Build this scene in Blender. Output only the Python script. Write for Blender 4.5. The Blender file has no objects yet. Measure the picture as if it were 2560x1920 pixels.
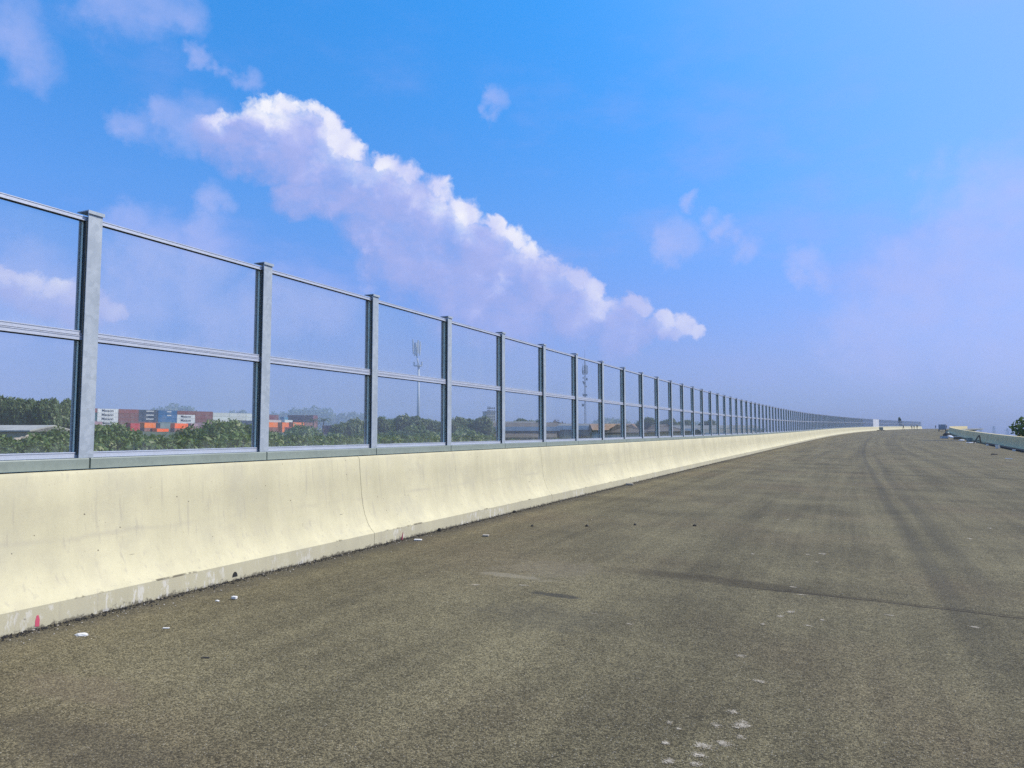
import bpy, bmesh, math, random
from mathutils import Vector, Matrix, Euler
R = math.radians
rnd = random.Random(7)
scene = bpy.context.scene
COL = scene.collection

# ------------------------------------------------------------------ helpers
def tag(o, label=None, cat=None, group=None, kind=None):
    if label: o['label'] = label
    if cat: o['category'] = cat
    if group: o['group'] = group
    if kind: o['kind'] = kind
    return o

def empty(name, loc=(0, 0, 0), rz=0.0):
    o = bpy.data.objects.new(name, None)
    o.empty_display_size = 0.3
    COL.objects.link(o)
    o.location = loc
    o.rotation_euler = (0, 0, rz)
    return o

def link(name, me, parent=None, loc=None, rot=None):
    o = bpy.data.objects.new(name, me)
    COL.objects.link(o)
    if parent: o.parent = parent
    if loc is not None: o.location = loc
    if rot is not None: o.rotation_euler = rot
    return o

class MB:
    """collects simple solids; mesh() makes ONE mesh of them"""
    def __init__(s):
        s.v = []; s.f = []; s.uv = None; s.smooth = False
    def box(s, x0, x1, y0, y1, z0, z1, M=None):
        p = [(x0, y0, z0), (x1, y0, z0), (x1, y1, z0), (x0, y1, z0), (x0, y0, z1), (x1, y0, z1), (x1, y1, z1), (x0, y1, z1)]
        if M is not None: p = [tuple(M @ Vector(q)) for q in p]
        n = len(s.v); s.v += p
        s.f += [tuple(n + i for i in q) for q in ((0, 3, 2, 1), (4, 5, 6, 7), (0, 1, 5, 4), (1, 2, 6, 5), (2, 3, 7, 6), (3, 0, 4, 7))]
        return s
    def tube(s, a, b, r, r2=None, n=8, cap=True):
        a = Vector(a); b = Vector(b); r2 = r if r2 is None else r2
        d = (b - a).normalized()
        u = d.orthogonal().normalized(); w = d.cross(u)
        k = len(s.v)
        for c, q in ((a, r), (b, r2)):
            for i in range(n):
                t = 2 * math.pi * i / n
                s.v.append(tuple(c + u * math.cos(t) * q + w * math.sin(t) * q))
        for i in range(n):
            j = (i + 1) % n
            s.f.append((k + i, k + j, k + n + j, k + n + i))
        if cap:
            s.f.append(tuple(k + n - 1 - i for i in range(n)))
            s.f.append(tuple(k + n + i for i in range(n)))
        return s
    def prism(s, prof, y0, y1):
        """profile of (x,z) points, counter-clockwise seen from -y, extruded along y"""
        k = len(s.v); n = len(prof)
        for y in (y0, y1):
            s.v += [(x, y, z) for x, z in prof]
        for i in range(n):
            j = (i + 1) % n
            s.f.append((k + i, k + j, k + n + j, k + n + i))
        s.f.append(tuple(k + n - 1 - i for i in range(n))); s.f.append(tuple(k + n + i for i in range(n)))
        return s
    def mesh(s, name, mat, smooth=False):
        me = bpy.data.meshes.new(name)
        me.from_pydata(s.v, [], s.f)
        bm = bmesh.new(); bm.from_mesh(me)
        bmesh.ops.recalc_face_normals(bm, faces=bm.faces)
        bm.to_mesh(me); bm.free()
        if smooth:
            for p in me.polygons: p.use_smooth = True
        if mat: me.materials.append(mat)
        me.update()
        return me
    def build(s, name, mat, parent=None, loc=None, rot=None, smooth=False):
        return link(name, s.mesh(name, mat, smooth), parent, loc, rot)

def bevel(o, w=0.01, seg=2):
    m = o.modifiers.new('bevel', 'BEVEL'); m.width = w; m.segments = seg; m.limit_method = 'ANGLE'
    return o

# ------------------------------------------------------------------ node shorthand
class NT:
    def __init__(s, tree): s.t = tree
    def add(s, typ, **kw):
        n = s.t.nodes.new(typ)
        for k, v in kw.items(): setattr(n, k, v)
        return n
    def put(s, sock, v):
        if v is None: return
        if hasattr(v, 'is_linked') or hasattr(v, 'links'): s.t.links.new(v, sock)
        else:
            if isinstance(v, (tuple, list)) and len(v) == 3 and sock.type == 'RGBA': v = (*v, 1)
            sock.default_value = v
    def math(s, op, a, b=None, c=None, clamp=False):
        n = s.add('ShaderNodeMath', operation=op); n.use_clamp = clamp
        for i, v in enumerate((a, b, c)):
            if v is not None: s.put(n.inputs[i], v)
        return n.outputs[0]
    def vec(s, op, a, b=None, scale=None):
        n = s.add('ShaderNodeVectorMath', operation=op)
        s.put(n.inputs[0], a)
        if b is not None: s.put(n.inputs[1], b)
        if scale is not None: s.put(n.inputs['Scale'], scale)
        return n.outputs['Value'] if op in ('DOT_PRODUCT', 'LENGTH', 'DISTANCE') else n.outputs['Vector']
    def mix(s, f, a, b, blend='MIX'):
        n = s.add('ShaderNodeMix', data_type='RGBA', blend_type=blend)
        s.put(n.inputs['Factor'], f); s.put(n.inputs[6], a); s.put(n.inputs[7], b)
        return n.outputs[2]
    def noise(s, v, scale, detail=4, rough=0.55, out='Fac', dist=0.0):
        n = s.add('ShaderNodeTexNoise')
        s.put(n.inputs['Vector'], v); s.put(n.inputs['Scale'], scale)
        n.inputs['Detail'].default_value = detail; n.inputs['Roughness'].default_value = rough
        n.inputs['Distortion'].default_value = dist
        return n.outputs[out]
    def voro(s, v, scale, feature='F1', out='Distance', rand=1.0):
        n = s.add('ShaderNodeTexVoronoi', feature=feature)
        s.put(n.inputs['Vector'], v); s.put(n.inputs['Scale'], scale); n.inputs['Randomness'].default_value = rand
        return n.outputs[out]
    def step(s, x, lo, hi, a=0.0, b=1.0):
        n = s.add('ShaderNodeMapRange', interpolation_type='SMOOTHSTEP')
        s.put(n.inputs['Value'], x); s.put(n.inputs['From Min'], lo); s.put(n.inputs['From Max'], hi)
        s.put(n.inputs['To Min'], a); s.put(n.inputs['To Max'], b)
        return n.outputs[0]
    def map(s, v, scale=(1, 1, 1), loc=(0, 0, 0), rot=(0, 0, 0)):
        n = s.add('ShaderNodeMapping')
        s.put(n.inputs['Vector'], v); n.inputs['Scale'].default_value = scale
        n.inputs['Location'].default_value = loc; n.inputs['Rotation'].default_value = rot
        return n.outputs[0]
    def sep(s, v):
        n = s.add('ShaderNodeSeparateXYZ'); s.put(n.inputs[0], v); return n.outputs
    def comb(s, x, y, z):
        n = s.add('ShaderNodeCombineXYZ')
        for i, v in enumerate((x, y, z)): s.put(n.inputs[i], v)
        return n.outputs[0]
    def pos(s): return s.add('ShaderNodeNewGeometry').outputs['Position']
    def tc(s, o='Object'): return s.add('ShaderNodeTexCoord').outputs[o]
    def bump(s, h, strength=0.3, dist=0.01):
        n = s.add('ShaderNodeBump'); n.inputs['Strength'].default_value = strength; n.inputs['Distance'].default_value = dist
        s.put(n.inputs['Height'], h); return n.outputs[0]

def material(name, base=None, rough=0.6, metal=0.0, fn=None, spec=None):
    m = bpy.data.materials.new(name); m.use_nodes = True
    nt = NT(m.node_tree); b = m.node_tree.nodes['Principled BSDF']
    b.inputs['Roughness'].default_value = rough; b.inputs['Metallic'].default_value = metal
    if spec is not None: b.inputs['Specular IOR Level'].default_value = spec
    if base: b.inputs['Base Color'].default_value = (*base, 1)
    if fn: fn(nt, b)
    return m

def mottled(name, base, amount=0.25, scale=3.0, rough=0.6, metal=0.0, dark=None, bump=0.0, bscale=40.0, stretch=(1, 1, 1)):
    """base colour broken up by two sizes of noise in world metres"""
    def fn(nt, b):
        p = nt.map(nt.pos(), stretch)
        n1 = nt.noise(p, scale, 5, 0.6); n2 = nt.noise(p, scale * 9, 3, 0.6)
        f = nt.math('ADD', nt.math('MULTIPLY', n1, 0.65), nt.math('MULTIPLY', n2, 0.35))
        f = nt.step(f, 0.3, 0.7)
        d = dark or tuple(c * (1 - amount) for c in base)
        l = tuple(min(1, c * (1 + amount * 0.6)) for c in base)
        nt.put(b.inputs['Base Color'], nt.mix(f, d, l))
        nt.put(b.inputs['Roughness'], nt.step(n2, 0.2, 0.8, max(0.05, rough - 0.1), min(1, rough + 0.12)))
        if bump: nt.put(b.inputs['Normal'], nt.bump(nt.noise(p, bscale, 4, 0.6), bump, 0.01))
    return material(name, None, rough, metal, fn)

# ------------------------------------------------------------------ road alignment
DS = 1.0
def _align():
    pts = [(0.0, 0.0, 0.0, 0.0)]
    x = y = h = z = 0.0
    s = 0.0
    out = {}
    def kap(s): return 1 / 1700.0 if s < 260 else 1 / 2600.0
    def slope(s):
        if s < 0: return 0.002
        if s < 100: return 0.002 + 0.0115 * s / 100
        if s < 226: return 0.0135 - 0.0025 * (s - 100) / 126
        if s < 470: return 0.011 - 0.0047 * (s - 226) / 244
        return 0.0063 - 0.00008 * (s - 470)
    fw = [(0, 0, 0, 0, slope(0))]
    for i in range(700):
        m = i + 0.5
        h2 = h + kap(m) * 0.5
        x += math.sin(h2); y += math.cos(h2); h += kap(m); z += slope(m)
        fw.append((x, y, z, h, slope(i + 1)))
    return fw
AL = _align()
def road(s, lat, h=0.0):
    """world point at chainage s, lateral offset lat (right positive), height h over the road"""
    if s < 0:
        x, y, z, a = 0, s, 0.002 * s, 0.0
    else:
        i = min(int(s), len(AL) - 2); t = s - i
        A, B = AL[i], AL[i + 1]
        x, y, z, a = (A[k] + (B[k] - A[k]) * t for k in range(4))
    bank = 0.025 * (1 - max(0.0, min(1.0, (s - 60) / 150)))
    z -= bank * (lat + 5.35)
    return Vector((x + lat * math.cos(a), y - lat * math.sin(a), z + h))
def heading(s): return AL[max(0, min(int(s), 699))][3]
def grade(s): return AL[max(0, min(int(s), 699))][4]
def rrot(s): return (math.atan(grade(s)), 0, -heading(s))

LB = -5.35      # foot of the left parapet
RB = 12.3       # foot of the right parapet
LF = -5.67      # face of the barrier posts
EYE = 1.42

# ------------------------------------------------------------------ terrain
def sstep(x, a, b):
    t = max(0.0, min(1.0, (x - a) / (b - a))); return t * t * (3 - 2 * t)
def ground_z(x, y):
    return -6.0 + 10.4 * sstep(-x, 110, 400) * sstep(y, -400, 100)

# ================================================================== MATERIALS
def m_asphalt():
    def fn(nt, b):
        uv = nt.tc('UV'); L, S, _ = nt.sep(uv)
        v = nt.comb(L, S, 0.0)
        # stones of the wearing course
        vc = nt.add('ShaderNodeTexVoronoi', feature='F1')
        nt.put(vc.inputs['Vector'], v); vc.inputs['Scale'].default_value = 118
        cell = nt.sep(vc.outputs['Color'])[0]
        vd = vc.outputs['Distance']
        grain = nt.noise(v, 120, 4, 0.75)
        coarse = nt.noise(v, 9, 5, 0.65)
        # patches, and streaks drawn out along the traffic direction
        patch = nt.noise(v, 0.55, 5, 0.6)
        streak = nt.noise(nt.comb(nt.math('MULTIPLY', L, 1.7), nt.math('MULTIPLY', S, 0.06), 3.0), 1.0, 5, 0.62)
        streak2 = nt.noise(nt.comb(nt.math('MULTIPLY', L, 7.0), nt.math('MULTIPLY', S, 0.16), 9.0), 1.0, 4, 0.6)
        dust = nt.math('ADD', nt.math('MULTIPLY', patch, 0.45), nt.math('ADD', nt.math('MULTIPLY', streak, 0.4), nt.math('MULTIPLY', streak2, 0.15)))
        dust = nt.step(dust, 0.33, 0.69)
        c = nt.mix(dust, (0.094, 0.079, 0.044), (0.212, 0.180, 0.098))
        warm = nt.noise(v, 0.33, 3, 0.5)
        c = nt.mix(nt.math('MULTIPLY', nt.step(warm, 0.45, 0.7), 0.35), c, (0.158, 0.114, 0.066))
        st = nt.step(cell, 0.0, 1.0, 0.42, 1.6)
        st = nt.math('MULTIPLY', st, nt.step(grain, 0.25, 0.75, 0.5, 1.5))
        st = nt.math('MULTIPLY', st, nt.step(coarse, 0.25, 0.75, 0.84, 1.16))
        c = nt.vec('SCALE', c, scale=st)
        # bright chips
        chip = nt.math('MULTIPLY', nt.step(cell, 0.93, 0.97), nt.step(vd, 0.5, 0.25))
        c = nt.mix(nt.math('MULTIPLY', chip, 0.75), c, (0.42, 0.39, 0.33))
        # tyre tracks: two darker bands that drift across the lanes
        def track(lat0, k, a, w, s0, s1, amt):
            wob = nt.math('MULTIPLY', nt.math('SUBTRACT', nt.noise(nt.comb(0.0, nt.math('MULTIPLY', S, 0.05), lat0), 1.0, 2), 0.5), 0.35)
            ctr = nt.math('ADD', nt.math('MULTIPLY_ADD', S, k, lat0), nt.math('MULTIPLY', nt.math('POWER', nt.math('SUBTRACT', S, s0), 2.0), a))
            d = nt.math('ABSOLUTE', nt.math('SUBTRACT', L, nt.math('ADD', ctr, wob)))
            band = nt.step(d, w, w * 0.25)
            band = nt.math('MULTIPLY', band, nt.math('MULTIPLY', nt.step(S, s0, s0 + 4), nt.step(S, s1, s1 - 12)))
            band = nt.math('MULTIPLY', band, nt.math('MULTIPLY', nt.step(streak2, 0.25, 0.6, 0.45, 1.0), nt.step(coarse, 0.3, 0.65, 0.55, 1.15)))
            return nt.math('MULTIPLY', band, amt)
        for a in ((0.95, -0.0045, 0.0, 0.16, 4.6, 110, 0.42), (1.36, -0.001, 0.0, 0.2, 6.5, 60, 0.36), (4.3, -0.012, 0.0, 0.3, 14, 90, 0.22),
                  (6.2, -0.02, 0.0, 0.3, 14, 110, 0.2), (-2.6, 0.02, 0.0, 0.3, 12, 90, 0.14), (0.7, -0.003, 0.0, 0.35, 28, 160, 0.26), (3.0, 0.0, 0.0, 0.9, 60, 200, 0.22)):
            c = nt.mix(track(*a), c, (0.052, 0.047, 0.038))
        # transverse joints: thin dark crack with a stained band
        def joint(s0, w, lo, hi, amt, skew=0.0):
            wob = nt.math('MULTIPLY', nt.math('SUBTRACT', nt.noise(nt.comb(nt.math('MULTIPLY', L, 1.3), s0, 0.0), 1.0, 4, 0.6), 0.5), 0.22)
            d = nt.math('ABSOLUTE', nt.math('SUBTRACT', nt.math('MULTIPLY_ADD', L, skew, S), nt.math('ADD', wob, s0)))
            f = nt.math('MULTIPLY', nt.step(d, w, w * 0.3), nt.math('MULTIPLY', nt.step(L, lo, lo + 0.7), nt.step(L, hi, hi - 0.4)))
            return nt.math('MULTIPLY', f, amt)
        for a in ((7.47, 0.022, -1.3, 12.0, 0.9, 0.0), (7.52, 0.014, -0.9, 12.0, 0.6, -0.02), (7.5, 0.10, -1.5, 12.0, 0.26, 0.0), (7.62, 0.24, -2.4, -0.1, 0.48, 0.03), (7.62, 0.024, 1.0, 9.0, 0.6, -0.06),
                  (29.2, 0.09, -3.2, 6, 0.55, -0.16), (29.6, 0.4, -5.0, 12, 0.16, -0.1), (53.0, 0.4, -5.0, 12, 0.25, 0.0), (77.0, 0.5, -5, 12, 0.25, 0.0), (18.5, 0.09, -4.5, -0.5, 0.2, 0.0)):
            c = nt.mix(joint(*a), c, (0.036, 0.026, 0.016))
        # dark damp-looking spill and the dark strip at the parapet foot
        def blot(l0, s0, rl, rs, col, amt, c, seed):
            q = nt.comb(nt.math('DIVIDE', nt.math('SUBTRACT', L, l0), rl), nt.math('DIVIDE', nt.math('SUBTRACT', S, s0), rs), 0.0)
            d = nt.math('ADD', nt.vec('LENGTH', q), nt.math('MULTIPLY', nt.math('SUBTRACT', nt.noise(v, 3.5 + seed, 5, 0.65), 0.5), 1.9))
            return nt.mix(nt.math('MULTIPLY', nt.step(d, 1.0, 0.45), amt), c, col)
        c = blot(-2.4, 6.2, 0.30, 0.09, (0.045, 0.042, 0.036), 0.75, c, 0.0)
        c = blot(-2.2, 5.5, 0.7, 0.5, (0.06, 0.056, 0.046), 0.3, c, 0.7)
        c = blot(-2.9, 7.3, 0.7, 0.6, (0.27, 0.23, 0.16), 0.25, c, 1.3)
        c = blot(-3.1, 6.75, 0.5, 0.12, (0.32, 0.28, 0.2), 0.5, c, 2.3)
        c = blot(-4.0, 2.75, 0.6, 0.22, (0.20, 0.145, 0.10), 0.22, c, 2.9)
        c = blot(-3.3, 2.3, 0.9, 0.25, (0.055, 0.046, 0.035), 0.35, c, 1.9)
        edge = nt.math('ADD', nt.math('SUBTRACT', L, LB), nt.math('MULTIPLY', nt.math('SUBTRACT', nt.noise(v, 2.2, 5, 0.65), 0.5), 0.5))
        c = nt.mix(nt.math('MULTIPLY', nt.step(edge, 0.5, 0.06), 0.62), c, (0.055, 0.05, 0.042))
        nt.put(b.inputs['Base Color'], c)
        nt.put(b.inputs['Roughness'], nt.step(grain, 0.2, 0.8, 0.72, 0.95))
        b.inputs['Sheen Weight'].default_value = 0.05; b.inputs['Sheen Roughness'].default_value = 0.55; b.inputs['Sheen Tint'].default_value = (1.0, 0.93, 0.74, 1)
        h = nt.math('ADD', nt.math('MULTIPLY', nt.step(vd, 0.0, 0.7, 1.0, 0.0), nt.step(cell, 0, 1, 0.3, 1.0)), nt.math('MULTIPLY', grain, 0.9))
        nt.put(b.inputs['Normal'], nt.bump(h, 0.75, 0.006))
    return material('asphalt', None, 0.85, 0, fn, 0.12)

def m_concrete(name, base, dirt=1.0):
    def fn(nt, b):
        p = nt.pos(); X, Y, Z = nt.sep(p); ob = nt.sep(nt.tc('Object'))
        big = nt.noise(p, 0.9, 5, 0.6)
        st = nt.noise(nt.comb(nt.math('MULTIPLY', X, 5.0), nt.math('MULTIPLY', Y, 5.0), nt.math('MULTIPLY', Z, 0.5)), 1.0, 5, 0.65)
        fine = nt.noise(p, 60, 4, 0.7)
        f = nt.math('ADD', nt.math('MULTIPLY', big, 0.5), nt.math('ADD', nt.math('MULTIPLY', st, 0.35), nt.math('MULTIPLY', fine, 0.15)))
        c = nt.mix(nt.step(f, 0.33, 0.67), tuple(k * 0.84 for k in base), tuple(min(1, k * 1.06) for k in base))
        grey = nt.noise(p, 2.3, 4, 0.6)
        c = nt.mix(nt.math('MULTIPLY', nt.step(grey, 0.46, 0.72), 0.42 * dirt), c, (0.50, 0.465, 0.34))
        # formwork pour line half way up, broken
        line = nt.math('MULTIPLY', nt.step(nt.math('ABSOLUTE', nt.math('SUBTRACT', ob[2], nt.math('MULTIPLY_ADD', grey, 0.1, 0.54))), 0.035, 0.0), nt.step(big, 0.42, 0.62))
        c = nt.mix(nt.math('MULTIPLY', line, 0.28 * dirt), c, (0.42, 0.38, 0.31))
        c = nt.mix(nt.step(ob[2], 0.162, 0.156, 0.0, 0.38 * dirt), c, (0.46, 0.43, 0.33))
        bl = nt.noise(p, 5.5, 4, 0.6)
        c = nt.mix(nt.math('MULTIPLY', nt.step(bl, 0.48, 0.7), 0.22 * dirt), c, (0.50, 0.45, 0.33))
        # thin vertical runs
        run = nt.noise(nt.comb(nt.math('MULTIPLY', X, 26.0), nt.math('MULTIPLY', Y, 26.0), nt.math('MULTIPLY', Z, 0.9)), 1.0, 3, 0.5)
        c = nt.mix(nt.math('MULTIPLY', nt.step(run, 0.56, 0.74), 0.44 * dirt), c, (0.44, 0.40, 0.31))
        # rubber scuffs low on the slope
        sq = nt.voro(nt.comb(nt.math('MULTIPLY', X, 0.2), nt.math('MULTIPLY', Y, 1.1), nt.math('MULTIPLY', Z, 9.0)), 1.0)
        scu = nt.math('MULTIPLY', nt.step(sq, 0.055, 0.03), nt.math('MULTIPLY', nt.step(ob[2], 0.20, 0.24), nt.step(ob[2], 0.55, 0.45)))
        c = nt.mix(nt.math('MULTIPLY', scu, 0.8 * dirt), c, (0.12, 0.10, 0.08))
        # air-bubble pores
        vd = nt.voro(p, 7.5); vs = nt.voro(p, 19)
        pore = nt.math('MAXIMUM', nt.step(vd, 0.065, 0.04), nt.math('MULTIPLY', nt.step(vs, 0.07, 0.04), nt.step(big, 0.52, 0.6)))
        c = nt.mix(nt.math('MULTIPLY', pore, 0.8), c, (0.15, 0.12, 0.09))
        # chipped dark arris of the kerb and tar splash at its foot
        ar = nt.math('MULTIPLY', nt.step(nt.math('ABSOLUTE', nt.math('SUBTRACT', ob[2], 0.160)), 0.012, 0.004), nt.step(nt.noise(p, 1.7, 5, 0.75), 0.55, 0.64))
        c = nt.mix(nt.math('MULTIPLY', ar, 0.85 * dirt), c, (0.10, 0.085, 0.06))
        sp = nt.math('ADD', ob[2], nt.math('MULTIPLY', nt.math('SUBTRACT', nt.noise(p, 16, 5, 0.75), 0.5), 0.16))
        c = nt.mix(nt.math('MULTIPLY', nt.step(sp, 0.03, 0.0), 0.8), c, (0.09, 0.078, 0.06))
        scf = nt.noise(nt.comb(nt.math('MULTIPLY', X, 14.0), nt.math('MULTIPLY', Y, 14.0), nt.math('MULTIPLY', Z, 5.0)), 1.0, 4, 0.7)
        sm = nt.math('MULTIPLY', nt.step(scf, 0.53, 0.62), nt.math('MULTIPLY', nt.step(nt.noise(p, 0.8, 2), 0.48, 0.6), nt.step(ob[2], 0.16, 0.13)))
        c = nt.mix(nt.math('MULTIPLY', sm, 0.6 * dirt), c, (0.80, 0.77, 0.70))
        nt.put(b.inputs['Base Color'], c)
        h = nt.math('ADD', nt.math('MULTIPLY', fine, 0.5), nt.math('ADD', nt.math('MULTIPLY', big, 1.5), nt.math('MULTIPLY', pore, -1.5)))
        nt.put(b.inputs['Normal'], nt.bump(h, 0.18, 0.01))
    return material(name, None, 0.85, 0, fn, 0.3)

def m_galv():
    def fn(nt, b):
        p = nt.pos()
        sp = nt.voro(nt.vec('ADD', p, nt.vec('SCALE', nt.noise(p, 14, 3, 0.6, 'Color'), scale=0.08)), 24, out='Color')
        s = nt.sep(sp)[0]
        n = nt.noise(nt.map(p, (1, 1, 0.35)), 5, 5, 0.65)
        f = nt.math('ADD', nt.math('MULTIPLY', s, 0.3), nt.math('MULTIPLY', n, 0.7))
        c = nt.mix(nt.step(f, 0.3, 0.72), (0.38, 0.43, 0.48), (0.47, 0.52, 0.57))
        mark = nt.math('MULTIPLY', nt.step(nt.noise(nt.map(p, (3, 3, 8)), 2.2, 4, 0.7), 0.66, 0.72), 0.4)
        c = nt.mix(mark, c, (0.26, 0.25, 0.22))
        nt.put(b.inputs['Base Color'], c)
        nt.put(b.inputs['Roughness'], nt.step(n, 0.2, 0.8, 0.42, 0.62))
    return material('galvanised_steel', None, 0.5, 0.15, fn)

def m_glass():
    m = bpy.data.materials.new('acoustic_glass'); m.use_nodes = True
    t = m.node_tree; t.nodes.clear(); nt = NT(t)
    out = nt.add('ShaderNodeOutputMaterial')
    tr = nt.add('ShaderNodeBsdfTransparent'); tr.inputs[0].default_value = (0.975, 0.985, 0.982, 1)
    gl = nt.add('ShaderNodeBsdfGlossy'); gl.inputs['Roughness'].default_value = 0.02
    df = nt.add('ShaderNodeBsdfDiffuse')
    p = nt.pos()
    nt.put(df.inputs[0], (0.75, 0.78, 0.77, 1))
    fr = nt.add('ShaderNodeFresnel'); fr.inputs[0].default_value = 1.36
    film = nt.noise(nt.map(p, (1.2, 1.2, 0.35)), 1.6, 5, 0.65)
    oz = nt.sep(nt.tc('Object'))[2]
    low = nt.math('ADD', nt.step(oz, 1.40, 1.27), nt.math('MULTIPLY', nt.step(oz, 2.36, 2.26), nt.step(oz, 2.24, 2.25)))
    low = nt.math('MULTIPLY', low, nt.step(nt.noise(nt.map(p, (6, 6, 1)), 2, 4, 0.7), 0.35, 0.75, 0.0, 0.06))
    m1 = nt.add('ShaderNodeMixShader'); nt.put(m1.inputs[0], nt.math('ADD', low, nt.step(film, 0.25, 0.8, 0.014, 0.045)))
    t.links.new(tr.outputs[0], m1.inputs[1]); t.links.new(df.outputs[0], m1.inputs[2])
    m2 = nt.add('ShaderNodeMixShader'); nt.put(m2.inputs[0], nt.math('MULTIPLY', fr.outputs[0], 0.16))
    t.links.new(m1.outputs[0], m2.inputs[1]); t.links.new(gl.outputs[0], m2.inputs[2])
    t.links.new(m2.outputs[0], out.inputs[0])
    return m

def m_leaf(name, a, bcol, c, trans=0.35):
    """leaf colour differs leaf by leaf (random per mesh island) between three tones"""
    m = bpy.data.materials.new(name); m.use_nodes = True
    t = m.node_tree; t.nodes.clear(); nt = NT(t)
    out = nt.add('ShaderNodeOutputMaterial')
    g = nt.add('ShaderNodeNewGeometry'); r = g.outputs['Random Per Island']
    oi = nt.add('ShaderNodeObjectInfo').outputs['Random']
    cl = nt.noise(g.outputs['Position'], 0.45, 3, 0.6)
    col = nt.mix(nt.step(nt.math('ADD', nt.math('MULTIPLY', r, 0.5), nt.math('MULTIPLY', cl, 0.5)), 0.25, 0.75), a, bcol)
    col = nt.mix(nt.step(r, 0.86, 0.98), col, c)
    col = nt.mix(nt.math('MULTIPLY', oi, 0.35), col, nt.mix(0.5, a, (0.10, 0.10, 0.03)))
    pb = nt.add('ShaderNodeBsdfPrincipled'); pb.inputs['Roughness'].default_value = 0.48
    nt.put(pb.inputs['Base Color'], col)
    tl = nt.add('ShaderNodeBsdfTranslucent'); nt.put(tl.inputs[0], nt.mix(0.5, col, (0.16, 0.22, 0.03)))
    ms = nt.add('ShaderNodeMixShader'); ms.inputs[0].default_value = trans
    t.links.new(pb.outputs[0], ms.inputs[1]); t.links.new(tl.outputs[0], ms.inputs[2]); t.links.new(ms.outputs[0], out.inputs[0])
    return m

def m_container():
    def fn(nt, b):
        oc = nt.add('ShaderNodeObjectInfo').outputs['Color']
        p = nt.pos()
        n = nt.noise(nt.map(p, (1, 1, 0.4)), 0.9, 5, 0.65)
        c = nt.mix(nt.math('MULTIPLY', nt.step(n, 0.55, 0.78), 0.32), oc, (0.15, 0.08, 0.05))
        c = nt.mix(nt.math('MULTIPLY', nt.step(nt.noise(p, 0.35, 3), 0.4, 0.7), 0.2), c, (0.45, 0.42, 0.40))
        nt.put(b.inputs['Base Color'], c)
    return material('container_paint', None, 0.55, 0.0, fn)

M = {}
M['asphalt'] = m_asphalt()
M['concrete'] = m_concrete('cast_concrete', (0.655, 0.60, 0.395))
M['concrete_grey'] = m_concrete('grey_concrete', (0.80, 0.66, 0.36), 0.3)
M['galv'] = m_galv()
M['alu'] = mottled('satin_aluminium', (0.60, 0.63, 0.71), 0.10, 4, 0.4, 0.3, stretch=(1, 1, 4))
M['stile'] = mottled('shade_lifted_aluminium', (0.80, 0.84, 0.70), 0.10, 4, 0.5, 0.05, stretch=(1, 1, 4))  # rail aluminium paled and greened to lift the bluish shade on the stiles
M['channel'] = mottled('grey_green_painted_steel', (0.27, 0.315, 0.275), 0.12, 2.2, 0.5, 0.0)
M['rubber'] = material('black_rubber', (0.035, 0.045, 0.045), 0.7)
M['glass'] = m_glass()
M['deck'] = mottled('deck_concrete', (0.40, 0.39, 0.36), 0.2, 0.7, 0.9)
M['ground'] = mottled('scrub_ground', (0.075, 0.085, 0.035), 0.5, 0.09, 0.95, dark=(0.028, 0.045, 0.014))
M['bark'] = mottled('bark', (0.14, 0.105, 0.075), 0.35, 3, 0.9, bump=0.4)
M['leaf'] = m_leaf('broad_leaves', (0.056, 0.118, 0.022), (0.150, 0.230, 0.045), (0.40, 0.43, 0.17))
M['leaf_far'] = m_leaf('dark_leaves', (0.064, 0.112, 0.030), (0.135, 0.195, 0.050), (0.22, 0.26, 0.09))
M['leaf_pale'] = m_leaf('pale_leaves', (0.12, 0.16, 0.11), (0.16, 0.20, 0.13), (0.2, 0.24, 0.16))
M['leaf_brown'] = m_leaf('rusty_leaves', (0.10, 0.062, 0.032), (0.16, 0.095, 0.05), (0.2, 0.14, 0.08), 0.15)
M['cont'] = m_container()
M['white'] = mottled('white_paint', (0.78, 0.78, 0.76), 0.08, 1.5, 0.55)
M['blackletter'] = material('dark_lettering', (0.03, 0.035, 0.06), 0.6)
M['steel'] = mottled('tower_steel', (0.20, 0.23, 0.25), 0.2, 1.0, 0.6)
M['steel_far'] = mottled('pale_tower_steel', (0.52, 0.55, 0.58), 0.10, 0.5, 0.6)
M['roof_brown'] = mottled('weathered_roof_sheet', (0.13, 0.105, 0.078), 0.35, 0.35, 0.8)
M['roof_grey'] = mottled('grey_roof_sheet', (0.19, 0.19, 0.175), 0.35, 0.3, 0.75)
M['roof_white'] = mottled('white_fascia_sheet', (0.66, 0.65, 0.62), 0.2, 0.5, 0.7)
M['roof_pale'] = mottled('pale_roof_sheet', (0.42, 0.41, 0.37), 0.3, 0.4, 0.8)
M['roof_rust'] = mottled('rusty_orange_roof', (0.36, 0.22, 0.13), 0.4, 0.4, 0.85)
M['wall_beige'] = mottled('stained_beige_wall', (0.36, 0.34, 0.25), 0.3, 0.4, 0.9)
M['wall_white'] = mottled('white_rendered_wall', (0.70, 0.68, 0.61), 0.2, 0.4, 0.9)
M['dark'] = mottled('dark_opening', (0.025, 0.026, 0.026), 0.3, 1, 0.9)
M['rock'] = mottled('pale_rubble', (0.42, 0.35, 0.26), 0.3, 2.0, 0.95, bump=0.5, bscale=12)
M['tarbits'] = mottled('tar_bits', (0.028, 0.026, 0.024), 0.3, 30, 0.85)
M['grit'] = mottled('pale_grit', (0.42, 0.38, 0.31), 0.35, 40, 0.9)
M['foam'] = mottled('white_foam', (0.80, 0.78, 0.74), 0.1, 20, 0.8)
M['wood'] = mottled('sun_bleached_timber', (0.20, 0.16, 0.11), 0.35, 6, 0.85)
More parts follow.
